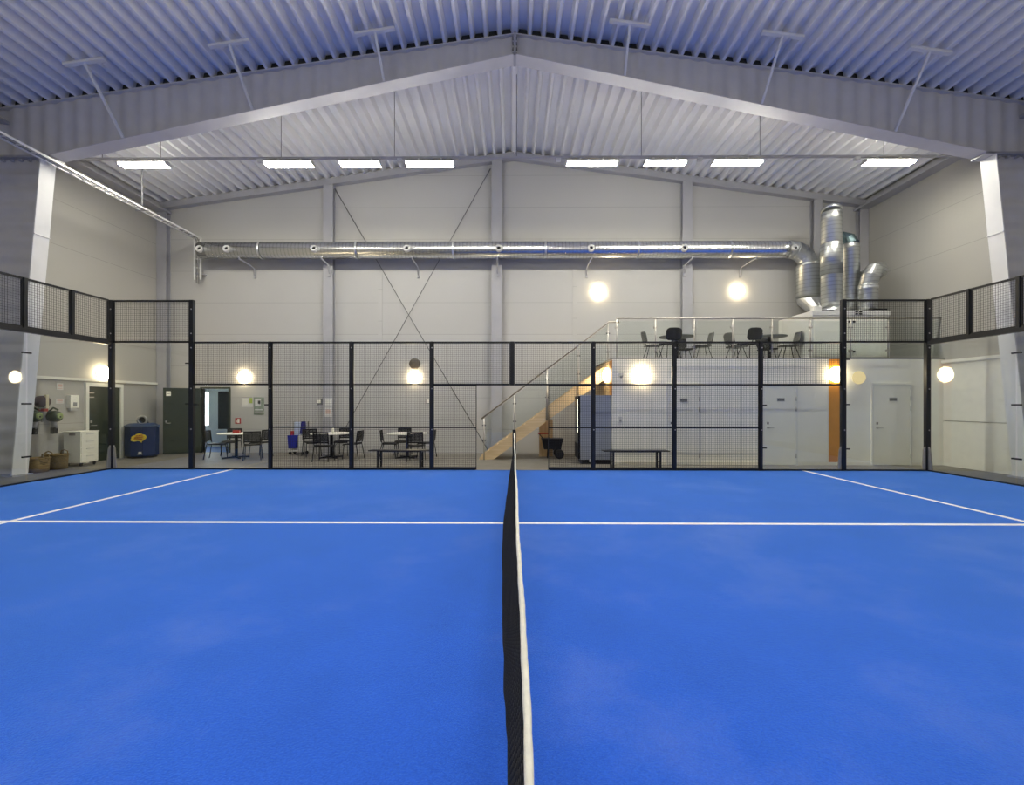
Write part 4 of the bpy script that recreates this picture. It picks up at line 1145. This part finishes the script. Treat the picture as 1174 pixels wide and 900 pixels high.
# baskets
def basket(x, y, rx, ry, h, label, m='wicker'):
    t = thing('wicker_basket', label, 'basket', (x, y, 0))
    b = MB(); n_ = 28; vs, fs = [], []
    levels = [(0, .0), (.93, .0), (.97, h*.3), (1, h*.7), (1.02, h), (.95, h), (.90, h*.3), (.88, .03), (0, .03)]
    for k, z in levels:
        for i in range(n_):
            an = 2*PI*i/n_; ce, se = math.cos(an), math.sin(an)
            e = .55
            vs.append((k*rx*math.copysign(abs(ce)**e, ce), k*ry*math.copysign(abs(se)**e, se), z))
    for q in range(len(levels)-1):
        for i in range(n_): fs.append((q*n_+i, q*n_+(i+1) % n_, (q+1)*n_+(i+1) % n_, (q+1)*n_+i))
    b.add(vs, fs, True); b.build('body', m, t)
    rim = [(1.02*rx*math.copysign(abs(math.cos(a_))**.55, math.cos(a_)), 1.02*ry*math.copysign(abs(math.sin(a_))**.55, math.sin(a_)), h) for a_ in [2*PI*i/40 for i in range(41)]]
    MB().tube(rim, .018, 8).build('rim', 'wick2', t)
    for s_ in (-1, 1):
        MB().tube([(-.09, s_*ry*.95, h-.01), (-.08, s_*ry*.98, h+.07), (0, s_*ry*1.0, h+.10), (.08, s_*ry*.98, h+.07), (.09, s_*ry*.95, h-.01)], .012, 8).build('handle', 'wick2', t)
    return t
basket(-11.30, yx(42, 11.3), .18, .21, .33, 'low wicker basket on the floor nearest the steel column')
basket(-11.36, yx(65, 11.36), .17, .20, .36, 'darker wicker basket between the other basket and the white cart', mat('wicker_dark', (.15, .105, .04), .8, noise=.4, nscale=45, bump=.5, bscale=60))
# tools hanging on the left wall
def tool(px, py, label, kind):
    y = yx(px, XL+.25); z = hz(py, y)
    t = thing('leaf_blower', label, 'garden tool', (XL, y, z))
    m = 'purple' if kind == 'plum' else 'gtool'
    Mx = X_to('X')
    MB().lathe([(.0, .0), (.10, .0), (.14, .05), (.145, .15), (.125, .22), (.09, .25), (0, .25)], 20, T(.03, 0, 0) @ Mx).build('housing', m, t)
    if kind == 'plum':
        MB().box(.24, .285, -.035, .035, -.17, .17, ch=.01).build('stripe', 'cream', t)
        MB().box(.10, .24, -.05, .06, -.24, -.17, ch=.01).build('trim', 'red', t)
        MB().tube([(.15, 0, -.15), (.13, .02, -.35), (.10, .04, -.50)], [.06, .045, .02], 10).build('nozzle', 'grey', t)
    else:
        MB().lathe([(.085, .0), (.085, .03), (.065, .045), (.04, .03), (0, .03)], 6, T(.27, 0, .01) @ Mx).build('intake_cover', 'ltool', t)
        MB().lathe([(.02, .0), (.02, .02), (0, .02)], 12, T(.29, 0, -.01) @ Mx).build('intake_hub', 'blackp', t)
        MB().tube([(.14, 0, -.12), (.13, .03, -.30)], [.07, .055], 12).build('nozzle', 'grey', t)
        MB().box(.08, .18, -.04, .07, -.44, -.28, ch=.012).build('battery', 'blackp', t)
        MB().tube([(.10, -.12, .10), (.14, -.02, .22), (.14, .10, .16)], .022, 8).build('handle', 'gtool', t)
    MB().tube([(-.003, 0, .12), (.10, 0, .12)], .012, 8).build('hook', 'zinc', t)
tool(43.5, 478, 'green and black blower hanging on the left wall nearest the steel column', 'green')
tool(53, 461, 'dark plum blower with cream stripe, highest of the tools on the left wall', 'plum')
tool(67, 478, 'green and black blower hanging on the left wall nearest the dispenser', 'green')
yd = yx(83.5, XL+.06); zd_ = hz(464, yd)
ds = thing('hand_dispenser', 'white hand dispenser on the left wall above the drawer cart', 'dispenser', (XL, yd, zd_))
MB().box(0, .12, -.12, .12, -.10, .24, ch=.02).build('body', 'white', ds)
MB().box(.02, .09, -.09, .09, -.17, -.10, ch=.015).build('spout', 'pale', ds)
MB().box(.12, .125, -.05, .05, -.05, .05).build('window', 'grey', ds)
def wall_sheet(px, py, w_, h_, label, m, nm='notice'):
    y = yx(px, XL); t = thing(nm, label, 'notice', (XL, y, hz(py, y)))
    MB().box(-.003, .006, -w_/2, w_/2, -h_/2, h_/2).build('sheet', 'pale', t)
    MB().box(.006, .008, -w_*.36, w_*.36, -h_*.05, h_*.36).box(.006, .008, -w_*.36, w_*.36, -h_*.36, -h_*.24).build('print', m, t)
wall_sheet(68.5, 443.5, .17, .17, 'small faded red notice high on the left wall above the tools', 'pink')
wall_sheet(68.5, 460.5, .20, .12, 'small pale notice on the left wall between tool and dispenser', 'pink')
# cleaning trolley by the back wall
xt2 = at(342.5, 8.45)
tr = thing('cleaning_trolley', 'cleaning trolley with blue bag beside the middle table', 'trolley', (xt2, 8.45, 0))
MB().box(-.26, .24, -.2, .2, .10, .16, ch=.015).build('base', 'pale', tr)
for sx in (-1, 1):
    for sy in (-1, 1): MB().lathe([(0, -.018), (.045, -.018), (.05, 0), (.045, .018), (0, .018)], 14, T(sx*.2, sy*.15, .05) @ X_to('Y')).box(sx*.2-.02, sx*.2+.02, sy*.15-.02, sy*.15+.02, .06, .10).build('castor', 'blackp', tr)
MB().add([(-.27, -.20, .62), (.05, -.20, .62), (.05, .16, .62), (-.27, .16, .62), (-.25, -.18, .20), (-.02, -.18, .20), (-.02, .14, .20), (-.25, .14, .20)],
         [(0, 1, 2, 3), (4, 7, 6, 5), (0, 4, 5, 1), (1, 5, 6, 2), (2, 6, 7, 3), (3, 7, 4, 0)]).build('bag', mat('bag_blue', (.012, .02, .30), .6, noise=.1), tr)
MB().add([(.10, -.16, .66), (.22, -.16, .66), (.22, .05, .66), (.10, .05, .66), (.14, -.12, 1.06), (.22, -.12, 1.06), (.22, .02, 1.06), (.14, .02, 1.06)],
         [(0, 3, 2, 1), (4, 5, 6, 7), (0, 1, 5, 4), (1, 2, 6, 5), (2, 3, 7, 6), (3, 0, 4, 7)]).build('cloth', 'navy', tr)
MB().box(-.13, .10, -.05, .08, .60, 1.04, ch=.02).build('roll_stack', 'paleblue', tr)
MB().box(.06, .24, -.18, .18, .16, .62, ch=.015).build('bucket', 'pale', tr)
MB().box(-.25, -.15, -.05, .10, .60, .75, ch=.015).build('spray_caddy', 'red', tr)
MB().tube([(-.25, .18, .14), (-.25, .18, 1.05), (.23, .18, 1.05), (.23, .18, .14)], .014, 8).build('frame', 'grey', tr)
# notices on the back wall
def sheet(px, py, w_, h_, m, label, cat='poster', nm='poster', prints=(), Y=YB):
    p = sight(px, py, Y); t = thing(nm, label, cat, p)
    MB().box(-w_/2, w_/2, -.012, .003, -h_/2, h_/2).build('sheet', m, t)
    for (a0, a1, c0, c1, mm) in prints: MB().box(a0*w_, a1*w_, -.015, -.012, c0*h_, c1*h_).build('print', mm, t)
sheet(297, 465.5, .34, .58, 'poster', 'grey green poster on the back wall above the left table', prints=[(-.38, .2, .0, .42, 'pale'), (-.1, .15, .12, .32, 'poster'), (-.4, .4, -.42, -.30, 'grey'), (-.4, .4, -.24, -.18, 'pale')])
sheet(283.5, 461, .36, .33, 'pale', 'pale wide notice with green corner left of the grey green poster', 'notice', 'notice', [(-.5, .5, .44, .5, 'grey'), (.22, .5, -.12, .42, 'lime'), (-.4, .1, -.3, .3, 'ledge')])
sheet(273, 482.5, .19, .19, 'red', 'red fire equipment sign on the back wall above the left table', 'sign', 'fire_sign', [(-.08, .28, -.36, .36, 'white'), (-.34, -.2, -.3, .1, 'white')])
sheet(377, 461.5, .24, .28, 'pale', 'upper pale paper notice on the gable post left of centre', 'notice', 'notice', [(-.35, .35, -.05, .3, 'ledge')], YB-.20)
sheet(376.5, 472.5, .24, .30, 'pale', 'lower paper notice with pink print on the gable post left of centre', 'notice', 'notice', [(-.35, .3, -.2, .3, 'pink')], YB-.20)
plate('wall_control', 366.5, 460.3, YB, .17, .17, 'grey', 'small square grey control panel on the back wall beside the pale notices', 'control', .04, [('display', (-.3, .3, -.3, .3), 'white')])
plate('wall_control', 490.5, 460.3, YB, .12, .15, 'grey', 'small pale switch box on the back wall above the third table', 'control', .04, [('display', (-.3, .4, -.3, .4), 'white')])
# vertical panel joint cover strips on the back wall
for px, y0_, y1_, lb in ((436, 312, 395, 'pale joint strip on the back wall between brace rods'), (659, 302, 392, 'pale joint strip on the back wall left of the high lamp')):
    a_, b_ = sight(px, y1_, YB), sight(px, y0_, YB)
    o = MB().box(-.07, .07, -.012, .003, 0, b_.z-a_.z).build('joint_strip', 'wall'); o.location = a_; tag(o, lb, 'strip')

# ------------------------------------------------------------------ camera, world, view
cam = bpy.data.cameras.new('camera'); co = bpy.data.objects.new('camera', cam); COL.objects.link(co)
cam.sensor_fit = 'HORIZONTAL'; cam.sensor_width = 36; cam.lens = F/1174*36
cam.shift_x = (587-CX)/1174; cam.shift_y = (CY-450)/1174
cam.clip_start = .02; cam.clip_end = 100
co.matrix_world = Matrix.Translation(CAM) @ Matrix.Rotation(-YAW, 4, 'Z') @ Matrix.Rotation(PI/2, 4, 'X') @ Matrix.Rotation(ROLL, 4, 'Z')
SC.camera = co
wd = bpy.data.worlds.new('world'); SC.world = wd; wd.use_nodes = True
wd.node_tree.nodes['Background'].inputs[0].default_value = (.5, .55, .6, 1); wd.node_tree.nodes['Background'].inputs[1].default_value = .05
SC.view_settings.view_transform = 'Standard'; SC.view_settings.look = 'None'; SC.view_settings.gamma = 1
SC.view_settings.exposure = 0.37; SC.view_settings.use_curve_mapping = False
SC.cycles.transparent_max_bounces = 24
SC.cycles.max_bounces = 10; SC.cycles.diffuse_bounces = 6
